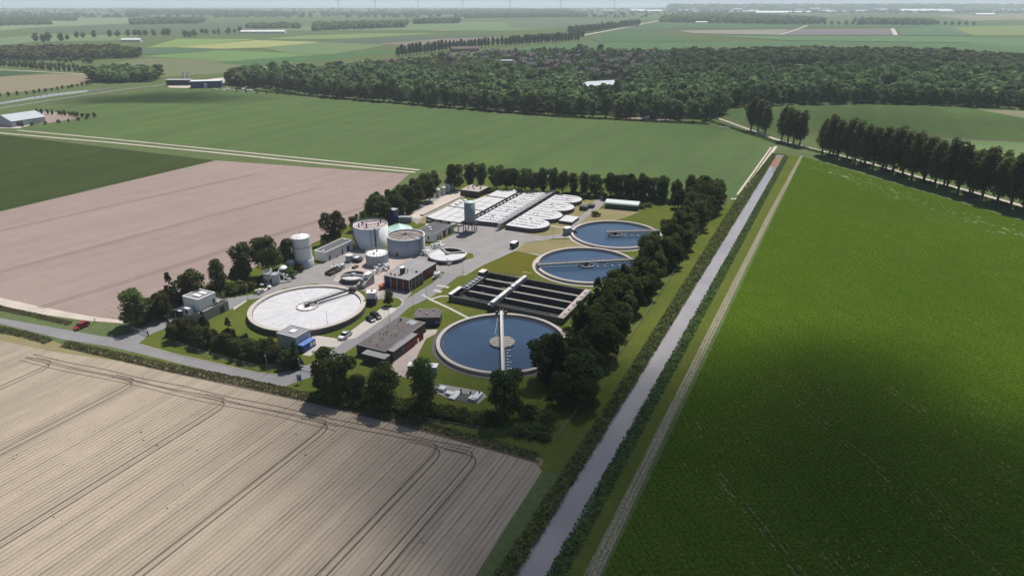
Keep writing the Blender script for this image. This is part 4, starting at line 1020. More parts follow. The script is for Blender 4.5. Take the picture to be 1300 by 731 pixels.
x0, y0 = G(597, 295.5); d = math.hypot(x0, y0); x0 += x0/d*1.5; y0 += y0/d*1.5
t = empty('sludge_silo', x0, y0, 0, AX, 'blue-grey silo standing on dark steel legs in the yard', 'silo'); R = 2.6
m = MB(); m.lathe([(.5, 3.4), (R, 5.0), (R, 14.2), (R-.1, 14.2)], 36); m.build('body', M['silo'], t)
m = MB(); m.lathe([(R+.05, 14.2), (R+.05, 14.5), (0, 14.8)], 36); m.build('roof', M['palegreen'], t)
for (x, y) in ((-2.3, -2.3), (2.3, -2.3), (2.3, 2.3), (-2.3, 2.3), (0, -2.5), (0, 2.5)):
    m = MB(); m.box(x-.14, x+.14, y-.14, y+.14, 0, 5.4); m.build('leg', M['dark'], t)
m = MB(); m.box(-3, 3, -3, 3, 4.2, 4.3)
for (a_, b_) in (((-2.3, -2.3, .3), (2.3, -2.3, 4.2)), ((2.3, -2.3, .3), (-2.3, -2.3, 4.2)), ((-2.3, 2.3, .3), (-2.3, -2.3, 4.2)), ((2.3, -2.3, .3), (2.3, 2.3, 4.2))): m.tube([a_, b_], .08, 5)
m.railing([(-3, -3), (3, -3), (3, 3), (-3, 3)], 4.3, 1.0, 1.0, .05, True); m.build('platform', M['dark'], t)
m = MB(); m.tube([(-.8, 2.6, 5.2), (-6, 7.2, 3.2), (-7, 8.4, 2.8)], .4, 8, 1); m.box(-3.2, -1.0, 3.0, 9.0, 3.0, 3.4, 1); m.box(-2.4, -2.1, 5, 5.3, 0, 3.0); m.box(-2.4, -2.1, 8.3, 8.6, 0, 3.0); m.build('conveyor', [M['dark'], M['concrete']], t)

# four small tanks by the far trees
p0 = None
for k, (px, py, lab) in enumerate(((556, 250.5, 'first and nearest of four small white tanks by the trees at the far yard edge'), (562.8, 247.8, 'second from the near end of four small white tanks by the far trees'),
                                   (568.6, 245.0, 'third from the near end of four small white tanks by the far trees'), (574.2, 242.4, 'farthest of the four small white tanks by the far trees'))):
    x, y = G(px, py); y += 1.4
    if p0 is None:
        p0 = empty('small_tank', x, y, 0, AX, lab, 'tank', 'four small white tanks by the far trees')
        m = MB(); m.lathe([(1.25, .1), (1.25, 4.2)], 24); m.build('body', M['tankgrey'], p0)
        m = MB(); m.lathe([(1.3, 4.2), (.3, 4.7), (.3, 5.1), (0, 5.15)], 24); m.build('lid', M['white'], p0)
        m = MB(); m.box(-1.7, 1.7, -1.6, 1.6, 0, .1); m.build('plinth', M['concrete'], p0)
    else:
        c = copy_tree(p0); c.location = (x, y, 0); c['label'] = lab

# blue tower box, grey container, others near the digester
x, y = W(176, -154.5); t = empty('blue_tower', x, y, 0, AX, 'tall dark blue sheet-metal box tower behind the digester', 'tower')
m = MB(); m.box(-1.7, 1.7, -2.0, 2.0, 0, 6.6); m.build('cladding', M['bluedk'], t)
m = MB(); m.box(-1.8, 1.8, -2.1, 2.1, 6.6, 6.75)
m.build('roof', M['barnroof'], t)
m = MB()
for k in range(8): m.box(-1.75, -1.7, -1.9+k*.5, -1.8+k*.5, .1, 6.5)
m.build('ribs', M['blue'], t); opening(t, 'door', M['dark'], -1.7, .8, .05, 1.4, 2.2, 'x-')
x, y = G(514, 283); t = empty('grey_container', x, y+1.5, 0, AX-math.radians(64.2+4), 'grey container behind the teal cone roof', 'container')
m = MB(); m.box(-3.2, 3.2, -1.3, 1.3, .1, 2.8, 0, 1); m.build('body', [M['silo'], M['grey']], t)
m = MB()
for k in range(14): m.box(-3.0+k*.45, -2.85+k*.45, -1.35, -1.3, .2, 2.7)
m.build('ribs', M['silo'], t)
x, y = G(508, 277.5); t = empty('machine_skid', x, y+2, 0, .3, 'red and white pump skid behind the grey container', 'machine')
m = MB(); m.box(-3, 3, -.9, .9, .2, .5, 0); m.box(-2.6, -1.0, -.7, .7, .5, 1.8, 1); m.box(-.6, 1.0, -.7, .7, .5, 1.5, 2); m.box(1.4, 2.6, -.6, .6, .5, 2.0, 0); m.build('units', [M['grey'], M['white'], M['orange']], t)

# kiosk and tank with dark base
x, y = G(471.5, 387.5); t = empty('dosing_unit', x, y+1.6, 0, math.radians(0), 'white box unit on a dark base at the right edge of the largest covered tank', 'machine')
m = MB(); m.box(-1.7, 1.7, -1.5, 1.5, 0, 2.4); m.build('base', M['dark'], t)
m = MB(); m.box(-1.6, 1.6, -1.4, 1.4, 2.4, 4.6); up = m.build('cabinet', M['tankgrey'], t)
m = MB(); m.box(-1.7, 1.7, -1.5, 1.5, 4.6, 4.75, 0); m.lathe([(.35, 4.75), (.35, 5.2), (0, 5.2)], 10, .2, .1, 1); m.build('lid', [M['white'], M['dark']], up)

# sludge thickening machine: concrete ramp + white housing
x, y = W(103.0, -116.5); t = empty('press_unit', x, y, 0, AX, 'sloping concrete wedge with a white machine on top beside the technical building', 'machine')
m = MB(); m.add([(-3.2,-1.6,0),(3.6,-1.6,0),(3.6,1.6,0),(-3.2,1.6,0),(-3.2,-1.6,1.6),(3.6,-1.6,4.0),(3.6,1.6,4.0),(-3.2,1.6,1.6)], [(3,2,1,0),(4,5,6,7),(0,1,5,4),(1,2,6,5),(2,3,7,6),(3,0,4,7)]); m.build('ramp', M['concrete'], t)
m = MB(); m.box(0.4, 3.4, -1.2, 1.0, 3.0, 4.6); m.box(-2.6, -1.6, -.8, .4, 1.8, 3.6, 1); m.tube([(-2.1, 0, 3.4), (0, .2, 4.4), (3, .4, 5.0)], .18, 6); m.build('housing', [M['white'], M['steel']], t)
def pipe_cluster(px, py, label, seed, n=9, spread=3.0):
    x, y = G(px, py); t = empty('pipework', x, y, 0, AX, label, 'pipework'); r = random.Random(seed)
    p = MB(); q = MB(); f = MB()
    for k in range(n):
        ax, ay = r.uniform(-spread, spread), r.uniform(-spread*.7, spread*.7); h = r.uniform(.5, 1.7)
        bx, by = (ax + r.choice((-1, 1))*r.uniform(1, 3), ay) if r.random() < .5 else (ax, ay + r.choice((-1, 1))*r.uniform(1, 2.5))
        rad = r.uniform(.13, .27); p.tube([(ax, ay, 0), (ax, ay, h*.85), (ax+(bx-ax)*.15, ay+(by-ay)*.15, h), (bx, by, h), (bx+.01, by, .1)], rad, 8)
        if k % 2 == 0: q.lathe([(.0, h+.2), (.5, h+.2), (.5, h+.75), (0, h+.8)], 12, ax, ay)
    for k in range(4):
        ax, ay = r.uniform(-spread, spread), r.uniform(-spread*.7, spread*.7); f.box(ax-.6, ax+.6, ay-.4, ay+.4, 0, r.uniform(.8, 1.7))
    p.build('pipe', M['white'], t); q.build_each('valve', M['cover'], t); f.build_each('pump', M['steel'], t); return t
pipe_cluster(485, 343, 'tangle of white pipes in front of the small white-roofed tank', 1, 14, 3.4)
pipe_cluster(541, 324, 'white pipes at the foot of the wide blue-grey tank', 2, 10, 2.2)
pipe_cluster(556, 314, 'white pipes and vessel behind the flat round tank in the yard', 3, 9, 2.6)
pipe_cluster(430, 341, 'pale pipes on the paving beyond the brown pit', 4, 8, 2.6)
pipe_cluster(368, 352, 'pipework between the round vessels and the banded silo', 5, 10, 2.4)
pipe_cluster(553, 352, 'small pump set on the paving at the corner of the technical building', 6, 6, 1.8)
pipe_cluster(571, 335, 'pale valves at the near rim of the flat round tank', 7, 6, 1.8)
pipe_cluster(330, 372, 'white valve caps at the left rim of the largest covered tank', 8, 4, 1.3)
x, y = G(443, 333); t = empty('chemical_tank', x, y+1.2, 0, AX, 'short grey tank with white lid on the paving beside the long white building', 'tank')
m = MB(); m.lathe([(1.55, 0), (1.55, 2.9)], 24); m.build('body', M['grey'], t); m = MB(); m.lathe([(1.65, 2.9), (0, 3.15)], 24); m.build('lid', M['cream'], t)
x, y = G(453, 333); t = empty('compressor', x, y+1, 0, AX, 'black machine with a white top next to the short grey tank', 'machine')
m = MB(); m.box(-1.7, 1.7, -1.2, 1.2, 0, 1.7); m.tube([(-1.5, -1.5, .9), (1.5, -1.5, .9)], .55, 10); m.build('body', M['dark'], t); m = MB(); m.box(-1.1, 1.1, -.7, .7, 1.7, 2.0); m.build('top_cover', M['white'], t)
x, y = G(451, 340); t = empty('pallet_stack', x, y, 0, AX, 'low reddish pallet stack on the pink paving', 'pallets')
m = MB()
for k in range(4): m.box(-1.3, 1.3, -.8, .8, .05+k*.2, .17+k*.2)
for (a_, b_) in ((-1.2, -.7), (1, -.7), (-1.2, .5), (1, .5)): m.box(a_, a_+.2, b_, b_+.2, 0, .85)
m.build('pallets', M['mud'], t)
x, y = G(485.5, 366.5); t = empty('skip', x, y, 0, AX, 'small orange skip beside the technical building red doors', 'skip')
m = MB(); m.prism([(-1.2, -.8), (1.2, -.8), (1.0, .8), (-1.0, .8)], .15, 1.7); m.box(-1.3, 1.3, -.9, .9, 1.7, 1.8); m.box(-1, -.7, -.7, .7, 0, .15); m.box(.7, 1, -.7, .7, 0, .15); m.build('body', M['orange'], t)

# twin vessel tower left
x, y = G(345, 361.5); t = empty('vessel_tower', x, y+1.6, 0, AX-math.radians(55), 'pair of grey square vessels with railings and a pale stair behind the covered tank', 'tower')
m = MB(); m.prism([(-3.0, -1.3), (-.4, -1.6), (0, 1.2), (-2.6, 1.8)], 0, 4.4); m.prism([(0.1, -1.8), (2.7, -1.5), (2.6, 1.2), (.2, 1.3)], 0, 4.0); m.build('vessel', M['tankgrey'], t)
m = MB(); m.railing([(-3, -1.3), (-.4, -1.6), (0, 1.2), (-2.6, 1.8)], 4.4, 1.2, .5, .05, True); m.railing([(.1, -1.8), (2.7, -1.5), (2.6, 1.2)], 4.0, 1.2, .5, .05); m.build('railing', M['white'], t)
m = MB()
for k in range(12): m.box(2.7+k*.32, 3.05+k*.32, .1, 1.1, 3.8-k*.33, 3.92-k*.33)
m.beam((2.7, .1, 4.2), (6.6, .1, .3), .1, .3); m.beam((2.7, 1.1, 4.2), (6.6, 1.1, .3), .1, .3); m.build('stair', M['concrete'], t)
for k, (px, py, lab) in enumerate(((332.5, 364, 'white dome cap on the grass at the foot of the grey vessels, left one'), (342, 366.5, 'white dome cap at the foot of the grey vessels, right one'))):
    x, y = G(px, py); t = empty('vent_cap', x, y, 0, 0, lab, 'vent'); m = MB(); m.lathe([(.35, 0), (.35, .8)], 12); m.build('stem', M['dark'], t); m = MB(); m.lathe([(.85, .8), (.75, 1.15), (0, 1.4)], 14); m.build('dome', M['white'], t)
x, y = G(359, 352); t = empty('round_vessel', x, y+1.2, 0, AX, 'round grey vessel with a domed white lid between the grey vessels and the banded silo', 'tank')
m = MB(); m.lathe([(1.8, 0), (1.8, 3.6)], 24); m.build('body', M['silo'], t); m = MB(); m.lathe([(1.85, 3.6), (1.3, 4.2), (0, 4.5)], 24); m.build('dome', M['white'], t)
x, y = G(369, 345); t = empty('round_vessel', x, y+1.2, 0, AX, 'slimmer grey vessel with a dome lid right beside the banded silo', 'tank')
m = MB(); m.lathe([(1.5, 0), (1.5, 4.0)], 24); m.build('body', M['grey'], t); m = MB(); m.lathe([(1.55, 4.0), (1.0, 4.6), (0, 4.8)], 24); m.build('dome', M['tankgrey'], t)
x, y = G(364, 338); t = empty('scraper_tower', x, y+2, 0, AX, 'dark steel frame with sloping conveyor behind the round vessels', 'machine')
m = MB()
for (a_, b_) in ((-1.5, -1.5), (1.5, -1.5), (1.5, 1.5), (-1.5, 1.5)): m.box(a_-.1, a_+.1, b_-.1, b_+.1, 0, 4.2)
m.box(-1.7, 1.7, -1.7, 1.7, 4.2, 4.3); m.railing([(-1.7, -1.7), (1.7, -1.7), (1.7, 1.7), (-1.7, 1.7)], 4.3, 1.1, .8, .05, True); m.beam((-3, -2, 1), (3, 2, 6), .7, .4); m.build('frame', M['steel'], t)

# caravan-like white trailer, slabs, containers at the front
x, y = G(537, 474); t = empty('site_container', x, y+.6, 0, AX-math.radians(64.2+7), 'low white-roofed container half hidden behind the tall slender tree', 'container')
m = MB(); m.box(-4.3, 4.3, -1.2, 1.2, .15, 2.5); m.build('body', M['grey'], t); m = MB(); m.box(-4.4, 4.4, -1.3, 1.3, 2.5, 2.65); m.build('roof', M['white'], t)
m = MB()
for k in range(18): m.box(-4.1+k*.48, -4.0+k*.48, -1.25, -1.2, .3, 2.4)
m.build('ribs', M['silo'], t)
for (px, py, a_, b_, h, lab) in ((562.0, 495.5, .9, .9, .9, 'small white box at the left end of the dark paving strip'), (571.3, 500.6, 1.2, .8, .6, 'low white box beside the long white panel'),
                                  (578.0, 502.3, 1.0, 2.2, .35, 'long white panel lying on the dark paving'), (600.5, 507.5, 1.1, 1.0, .8, 'white box at the right end of the dark paving strip'), (606.0, 505.5, .9, 1.7, 1.0, 'upright white crate beside the right-hand white box')):
    x, y = G(px, py); t = empty('white_box', x, y, .06, math.radians(-25), lab, 'box')
    m = MB(); m.box(-a_, a_, -b_, b_, 0, h); m.box(-a_*.92, a_*.92, -b_*.92, b_*.92, h, h+.05, 0); m.build('shell', M['white'], t)
sheet('paving', [(565,497),(572,496.5),(608,502.5),(610,506),(600,513),(568,505)], 0.075, M['conc_dark'])
for k, (px, py) in enumerate(((585.5, 500), (597.5, 503), (608.8, 503))):
    x, y = G(px, py); t = empty('bollard', x, y, 0, 0, ['leftmost', 'middle', 'rightmost'][k] + ' of three dark posts along the paving with white boxes', 'post', 'three dark posts by the white boxes')
    m = MB(); m.lathe([(.22, 0), (.22, 1.6), (0, 1.75)], 10); m.lathe([(.3, 0), (.3, .12), (.22, .12)], 10); m.build('post', M['dark'], t)

# ------------------------------------------------------------------ vehicles
def car(name, x, y, rz, label, paintm, kind='car', L_=4.5, Wd=1.8, cat='car'):
    t = empty(name, x, y, 0.07, rz, label, cat)
    h0, hb, ht = .32, .95, 1.5
    if kind == 'suv': hb, ht = 1.05, 1.75
    if kind == 'pickup': hb, ht = 1.05, 1.8
    if kind == 'van': hb, ht = 1.3, 2.6
    hl = L_/2
    if kind == 'pickup': prof = [(-hl, h0), (hl, h0), (hl, .85), (hl-.15, 1.0), (.9, hb), (-hl, hb)]
    elif kind == 'van': prof = [(-hl, h0), (hl, h0), (hl, .9), (hl-.5, 1.25), (hl-1.3, ht), (-hl, ht)]
    else: prof = [(-hl, h0), (hl, h0), (hl+.02, .7), (hl-.2, .82), (hl-1.1, hb), (-hl+.25, hb), (-hl, .8)]
    w = Wd/2; m = MB(); n = len(prof)
    m.add([(p[0], s*w, p[1]) for s in (-1, 1) for p in prof], [tuple(range(n)), tuple(range(2*n-1, n-1, -1))] + [((k+1) % n, k, n+k, n+(k+1) % n) for k in range(n)])
    body = m.build('body', paintm, t)
    if kind == 'pickup': cab = [(-.6, hb), (1.35, hb), (.65, ht-.05), (-.45, ht-.05)]
    elif kind == 'van': cab = None
    elif kind == 'suv': cab = [(-hl+.12, hb), (hl-1.15, hb), (hl-1.75, ht-.05), (-hl+.4, ht-.05)]
    else: cab = [(-hl+.45, hb), (hl-1.1, hb), (hl-1.95, ht-.05), (-hl+1.05, ht-.05)]
    if cab:
        m = MB(); m.add([(p[0], s*(w-(.06 if i < 2 else .2)), p[1]) for s in (-1, 1) for i, p in enumerate(cab)], [(0,1,2,3),(7,6,5,4),(1,0,4,5),(2,1,5,6),(3,2,6,7),(0,3,7,4)]); gl = m.build('windows', M['glass'], t)
        m = MB(); m.box(cab[3][0], cab[2][0], -w+.2, w-.2, ht-.05, ht+.02); m.build('roof', paintm, t)
        m = MB()
        for s in (-1, 1):
            for xx in (-.1,): m.box(xx-.05, xx+.05, s*(w-.13)-.04, s*(w-.13)+.04, hb, ht-.1)
        m.build('pillar', paintm, t)
    else:
        m = MB(); m.add([(hl-.47, -w+.1, 1.28), (hl-.47, w-.1, 1.28), (hl-1.2, w-.15, ht-.2), (hl-1.2, -w+.15, ht-.2)], [(0, 1, 2, 3)])
        for s in (-1, 1): m.box(hl-2.0, hl-1.25, min(s*w, s*(w+.02)), max(s*w, s*(w+.02)), 1.4, 2.0)
        m.build('windows', M['glass'], t)
    for sx in (-hl+.85, hl-.85):
        for s in (-1, 1):
            m = MB(); m.tube([(sx, s*(w-.2), .33), (sx, s*(w+.02), .33)], .33, 14); wo = m.build('wheel', M['rubber'], t)
            m = MB(); m.tube([(sx, s*(w+.02), .33), (sx, s*(w+.04), .33)], .18, 10); m.build('rim', M['steel'], wo)
    for s in (-1, 1):
        m = MB(); m.box(hl-.02, hl+.05, s*(w-.35)-.18, s*(w-.35)+.18, .62, .78); m.build('headlight', M['white'], t)
    if kind == 'pickup':
        m = MB(); m.box(-hl+.08, -.65, -w+.1, w-.1, hb-.02, hb+.015); m.build('load_bed', M['dark'], t)
        m = MB(); m.box(-.6, -.45, -.5, .5, hb, 1.7); m.box(-hl+.4, -.9, -.4, .2, hb, hb+.25); m.build('load', M['steel'], t)
    return t
# AX+0.35 etc. follow the way each one is parked
x, y = G(470.5, 406.8); car('parked_car', x, y, AX-math.pi/2-.35, 'black hatchback parked nearer the white pickup, in the pale bay', M['carblack'], 'car', 3.9, 1.75)
x, y = G(477.3, 403.2); car('parked_car', x, y, AX-math.pi/2-.25, 'black car parked just beyond the black hatchback, in the pale bay', M['carblack'], 'suv', 4.6, 1.85)
x, y = G(438.5, 428.0); car('pickup_truck', x, y, AX+math.pi, 'white pickup truck with an open rear bed on the road beside the parking bay', M['carwhite'], 'pickup', 5.2, 1.95, cat='pickup')
x, y = G(104, 416); car('parked_car', x, y, AX+math.pi, 'red car parked on the verge beside the country road', M['carred'], 'suv', 4.9, 2.0)
x, y = G(653, 314); t = empty('utility_trailer', x, y, .07, AX, 'dark box trailer with a white roof at the road corner beside the dry lawn', 'trailer')
m = MB(); m.box(-2.3, 2.3, -1.15, 1.15, .5, 2.5); m.build('body', M['dark'], t); m = MB(); m.box(-2.35, 1.6, -1.2, 1.2, 2.5, 2.62); m.build('roof', M['white'], t)
m = MB(); m.tube([(-2.3, 0, .6), (-3.8, 0, .6)], .1, 6); m.build('drawbar', M['steel'], t)
for sx in (-1.2, 1.2):
    for s in (-1, 1): m = MB(); m.tube([(sx, s*.95, .4), (sx, s*1.2, .4)], .4, 12); m.build('wheel', M['rubber'], t)
x, y = G(720, 297.5); t = empty('loading_ramp_box', x, y, .07, AX-.5, 'dark container with white roof and a ramp beside the far blue-water tank', 'container')
m = MB(); m.box(-1.6, 1.6, -1.3, 1.3, 0, 3.2); m.build('body', M['silo'], t); m = MB(); m.box(-1.7, 1.7, -1.4, 1.4, 3.2, 3.35); m.build('roof', M['white'], t)
m = MB(); m.add([(1.6, -1.2, 0), (6, -1.2, 0), (6, 1.2, 0), (1.6, 1.2, 0), (1.6, -1.2, 2.4), (1.6, 1.2, 2.4)], [(3,2,1,0),(4,1,2,5),(0,1,4),(2,3,5),(0,4,5,3)]); m.build('ramp', M['conc_dark'], t)
m = MB(); m.railing([(1.7, -1.2), (6, -1.2)], 1.0, 1.1, 1.0, .04); m.build('railing', M['steel'], t)

# person by the red car
def person(x, y, rz, label):
    me = bpy.data.meshes.new('person'); 
    J = [(0,0,.95),(0,0,1.15),(0,0,1.42),(0,0,1.55),(0,.01,1.66),(.0,.0,1.76), (.19,0,1.42),(.24,.03,1.15),(.23,.14,.92), (-.19,0,1.42),(-.25,.0,1.15),(-.25,.06,.9), (.09,0,.9),(.11,.03,.5),(.11,0,.08),(.11,.12,.04), (-.09,0,.9),(-.12,-.02,.5),(-.12,-.06,.08),(-.12,.06,.04)]
    Ed = [(0,1),(1,2),(2,3),(3,4),(4,5),(2,6),(6,7),(7,8),(2,9),(9,10),(10,11),(0,12),(12,13),(13,14),(14,15),(0,16),(16,17),(17,18),(18,19)]
    Rr = [.15,.15,.16,.06,.10,.08,.07,.05,.04,.07,.05,.04,.09,.065,.05,.04,.09,.065,.05,.04]
    me.from_pydata(J, Ed, []); o = bpy.data.objects.new('person', me); COL.objects.link(o)
    o.modifiers.new('skin', 'SKIN'); o.modifiers.new('sub', 'SUBSURF').levels = 1
    for k, v in enumerate(me.skin_vertices[0].data): v.radius = (Rr[k], Rr[k]); v.use_root = (k == 0)
    me.materials.append(M['clothes']); o.location = (x, y, .04); o.rotation_euler = (0, 0, rz); tag(o, label, 'person')
    m = MB(); m.lathe([(0, 1.60), (.1, 1.64), (.125, 1.72), (.1, 1.80), (0, 1.84)], 12); m.build('hair', M['bark'], o); return o
x, y = G(121, 410); person(x, y, 2.0, 'standing figure in dark clothes on the verge behind the red car')

# ------------------------------------------------------------------ street furniture, fences, gates
lamp0 = None
def lamp(px, py, label, rz=0.0, h=6.0):
    global lamp0
    x, y = G(px, py)
    if lamp0 is None:
        lamp0 = empty('street_lamp', x, y, 0, rz, label, 'street lamp', 'lamp posts of the plant')
        m = MB(); m.tube([(0, 0, 0), (0, 0, h)], .075, 8, r1=.05); m.lathe([(.14, 0), (.14, .5), (.08, .55)], 8); m.build('pole', M['steel'], lamp0)
        m = MB(); m.box(-.05, .5, -.08, .08, h, h+.09); m.build('lamp_head', M['grey'], lamp0); return
    c = copy_tree(lamp0); c.location = (x, y, 0); c.rotation_euler = (0, 0, rz); c['label'] = label
for i, (px, py, lab) in enumerate([(494.5, 408, 'lamp post beside the parking bay near the brick workshop'), (416.5, 416.5, 'lamp post in the lawn below the largest covered tank'), (542, 380, 'lamp post at the path junction above the small brick pump house'),
    (588, 347, 'lamp post by the road corner left of the dark lane basin'), (340.5, 474, 'lamp post on the lawn edge of the entrance road under the hedge'), (315, 380, 'lamp post beside the paved verge left of the largest covered tank'),
    (525, 396, 'short lamp post beside the road above the pump house'), (679, 250, 'lamp post behind the white covers near the far tree row'), (745, 250, 'lamp post at the far end of the right-hand plant road'),
    (425, 352, 'lamp post beside the small thickener'), (382, 478, 'lamp post beside the barrier at the right-hand gate'), (702, 305, 'lamp post on the dry lawn between two blue-water tanks'), (609, 239, 'lamp post behind the low brick building')]):
    lamp(px, py, lab, rz=i*1.1, h=6.0)

def fence(pts_sv, label, step=3.0, h=1.7, name='wire_fence'):
    s0, v0 = pts_sv[0]; t = at_sv(name, s0, v0, label, 'fence')
    P = [(p[0]-s0, -(p[1]-v0)) for p in pts_sv]; posts = MB(); wires = MB()
    for a, b in zip(P, P[1:]):
        a = Vector((*a, 0)); b = Vector((*b, 0)); n = max(1, int((b-a).length/step))
        for i in range(n+1):
            q = a.lerp(b, i/n); posts.box(q.x-.05, q.x+.05, q.y-.05, q.y+.05, 0, h)
        for hh in (h-.05, h*.5, h*.15): wires.beam(a+Vector((0,0,hh)), b+Vector((0,0,hh)), .03, .03)
    posts.build('posts', M['steel'], t); wires.build('wires', M['steel'], t); return t
fence([(42.5, -12.6), (92, -12.2), (160, -13.2), (262, -15.5)], 'thin wire fence along the grass strip beside the canal')
fence([GS(520, 532), GS(560, 541), GS(640, 552), (42.3, -12.9)], 'thin wire fence in front of the bushes at the near plant edge')
fence([GS(208, 433), GS(262, 452), GS(330, 470), GS(388, 482)][:3] + [GS(371, 468)], 'wire fence at the foot of the long front hedge', h=1.6)
def swing_gate(a, b, label, colour):
    (x0, y0), (x1, y1) = G(*a), G(*b); t = empty('metal_gate', x0, y0, 0.06, math.atan2(y1-y0, x1-x0), label, 'gate'); Ln = math.hypot(x1-x0, y1-y0)
    m = MB(); m.box(0, Ln, -.05, .05, 1.25, 1.4); m.box(0, Ln, -.05, .05, .25, .37); m.box(0, .12, -.05, .05, .37, 1.25); m.box(Ln-.12, Ln, -.05, .05, .37, 1.25)
    k = .5
    while k < Ln-.3: m.box(k, k+.05, -.03, .03, .37, 1.25); k += .35
    m.build('gate_frame', colour, t)
    for xx in (-.35, Ln+.1): m = MB(); m.box(xx, xx+.25, -.15, .15, 0, 1.9); m.build('gate_post', M['dark'], t)
    return t
swing_gate((374, 466.5), (400, 473), 'white barred gate across the right-hand plant entrance', M['white'])
swing_gate((166, 418.5), (188, 426.5), 'grey barred gate across the left-hand plant entrance', M['grey'])
x, y = G(380.5, 487); t = empty('sign_board', x, y, 0, math.radians(-8), 'upright blue-grey notice board on two legs at the right-hand entrance', 'sign')
m = MB(); m.box(-.65, .65, -.04, .04, 1.0, 2.9); bd = m.build('board', M['blue'], t)
m = MB(); m.box(-.5, .5, -.06, -.04, 2.3, 2.75); m.box(-.5, .1, -.06, -.04, 1.85, 2.1); m.box(-.5, .3, -.06, -.04, 1.4, 1.65); m.build('white_panel', M['barnroof'], bd)
for xx in (-.6, .5): m = MB(); m.box(xx, xx+.1, -.15, -.05, 0, 2.6) if False else m.box(xx, xx+.1, .04, .12, 0, 2.6); m.build('leg', M['steel'], t)

# ------------------------------------------------------------------ farm, industry, far buildings
def gable(name, x, y, rz, Ln, Wd, he, hr, wallm, roofm, label, cat='building', group=None, door=None, win=0):
    t = empty(name, x, y, 0, rz, label, cat, group); a, b = Ln/2, Wd/2
    m = MB(); m.add([(-a,-b,0),(a,-b,0),(a,b,0),(-a,b,0),(-a,-b,he),(a,-b,he),(a,b,he),(-a,b,he),(-a,0,hr),(a,0,hr)],
          [(3,2,1,0),(0,1,5,4),(2,3,7,6),(0,4,8,7,3),(1,2,6,9,5)]); m.build('wall', wallm, t)
    o_ = min(.6, Wd*.04); sl = (hr-he)/b; th = .18
    m = MB()
    for s in (-1, 1):
        m.add([(-a-o_, 0, hr+.02), (a+o_, 0, hr+.02), (a+o_, s*(b+o_), he-sl*o_+.02), (-a-o_, s*(b+o_), he-sl*o_+.02), (-a-o_, 0, hr+th), (a+o_, 0, hr+th), (a+o_, s*(b+o_), he-sl*o_+th), (-a-o_, s*(b+o_), he-sl*o_+th)],
              [(0,1,2,3),(7,6,5,4),(0,4,5,1),(1,5,6,2),(2,6,7,3),(3,7,4,0)])
    ro = m.build('roof', roofm, t)
    if door: opening(t, 'door', M['dark'], door[0], -b, .05, door[1], door[2], 'y-', proud=.06)
    for k in range(win):
        opening(t, 'window', M['glass'], -a+Ln*(k+.5)/win, -b, 1.0, Ln/win*.45, 1.3, 'y-', proud=.05)
    return t
a_ = G(16, 154, 5); b_ = G(55.4, 148.3, 5); rz = math.atan2(b_[1]-a_[1], b_[0]-a_[0]); Ln = math.hypot(b_[0]-a_[0], b_[1]-a_[1])
mx, my = (a_[0]+b_[0])/2, (a_[1]+b_[1])/2; wd = 24
gable('barn', mx - math.sin(rz)*wd/2, my + math.cos(rz)*wd/2, rz, Ln+2, wd, 5, 9.5, M['tankgrey'], M['barnroof'], 'long grey-roofed barn with a dark doorway at the left edge of the photo', 'barn', door=(-8.5, 5.5, 3.8))
gable('barn', mx - math.sin(rz)*(wd+16) - 26*math.cos(rz), my + math.cos(rz)*(wd+16) - 26*math.sin(rz), rz, 36, 20, 4.5, 8, M['tankgrey'], M['barnroof'], 'second pale barn partly hidden behind the barn with the dark doorway', 'barn')
x, y = G(22, 160); t = empty('farm_shrub_row', x, y-6, 0, 0)
bpy.data.objects.remove(t)
x, y = G(258, 112.5); rz = .25
t = empty('warehouse', x, y+12, 0, rz, 'long dark blue warehouse with a pale roof beside the far yard', 'building')
m = MB(); m.box(-18, 18, -8, 8, 0, 8); m.build('wall', M['bluedk'], t); m = MB(); m.box(-18.3, 18.3, -8.3, 8.3, 8, 8.5); m.build('roof', M['white'], t)
m = MB(); m.box(-2, 1.5, -11, -8, 0, 5.5); m.build('porch', M['barnroof'], t); opening(t, 'door', M['dark'], 8, -8, .05, 5, 5, 'y-')
x, y = G(225, 109); t = empty('open_shed', x, y+8, 0, .05, 'dark open shed with a flat pale roof left of the blue warehouse', 'shed')
m = MB(); m.box(-15, 15, 4, 5, 0, 6.5); m.box(-15, -14.5, -5, 4, 0, 6.5); m.box(14.5, 15, -5, 4, 0, 6.5); m.build('wall', M['dark'], t); m = MB(); m.box(-16, 16, -6, 5.5, 6.5, 7); m.build('roof', M['barnroof'], t)
for k, px in enumerate((228.5, 234.5)):
    x, y = G(px, 107); t = empty('slim_silo', x, y+14, 0, 0, ('left' if k == 0 else 'right') + ' one of two slim grey silos behind the dark open shed', 'silo', 'two slim silos at the far yard')
    m = MB(); m.lathe([(1.2, 3), (1.2, 13), (0, 13.8)], 14); m.build('body', M['tankgrey'], t); m = MB(); m.box(-1.2, -1, -.1, .1, 0, 3.2); m.box(1, 1.2, -.1, .1, 0, 3.2); m.box(-.1, .1, -1.2, -1, 0, 3.2); m.box(-2.2, 2.2, -.4, .4, 13.4, 13.8); m.build('leg_frame', M['steel'], t)
rn = random.Random(8)
k = 0; base = None
CRATES = ((273, 114.5), (284, 115.2), (289, 114.8), (299, 115.5), (309, 114.4), (314, 115.8), (318, 116.4), (312, 111.2), (320, 111.4))
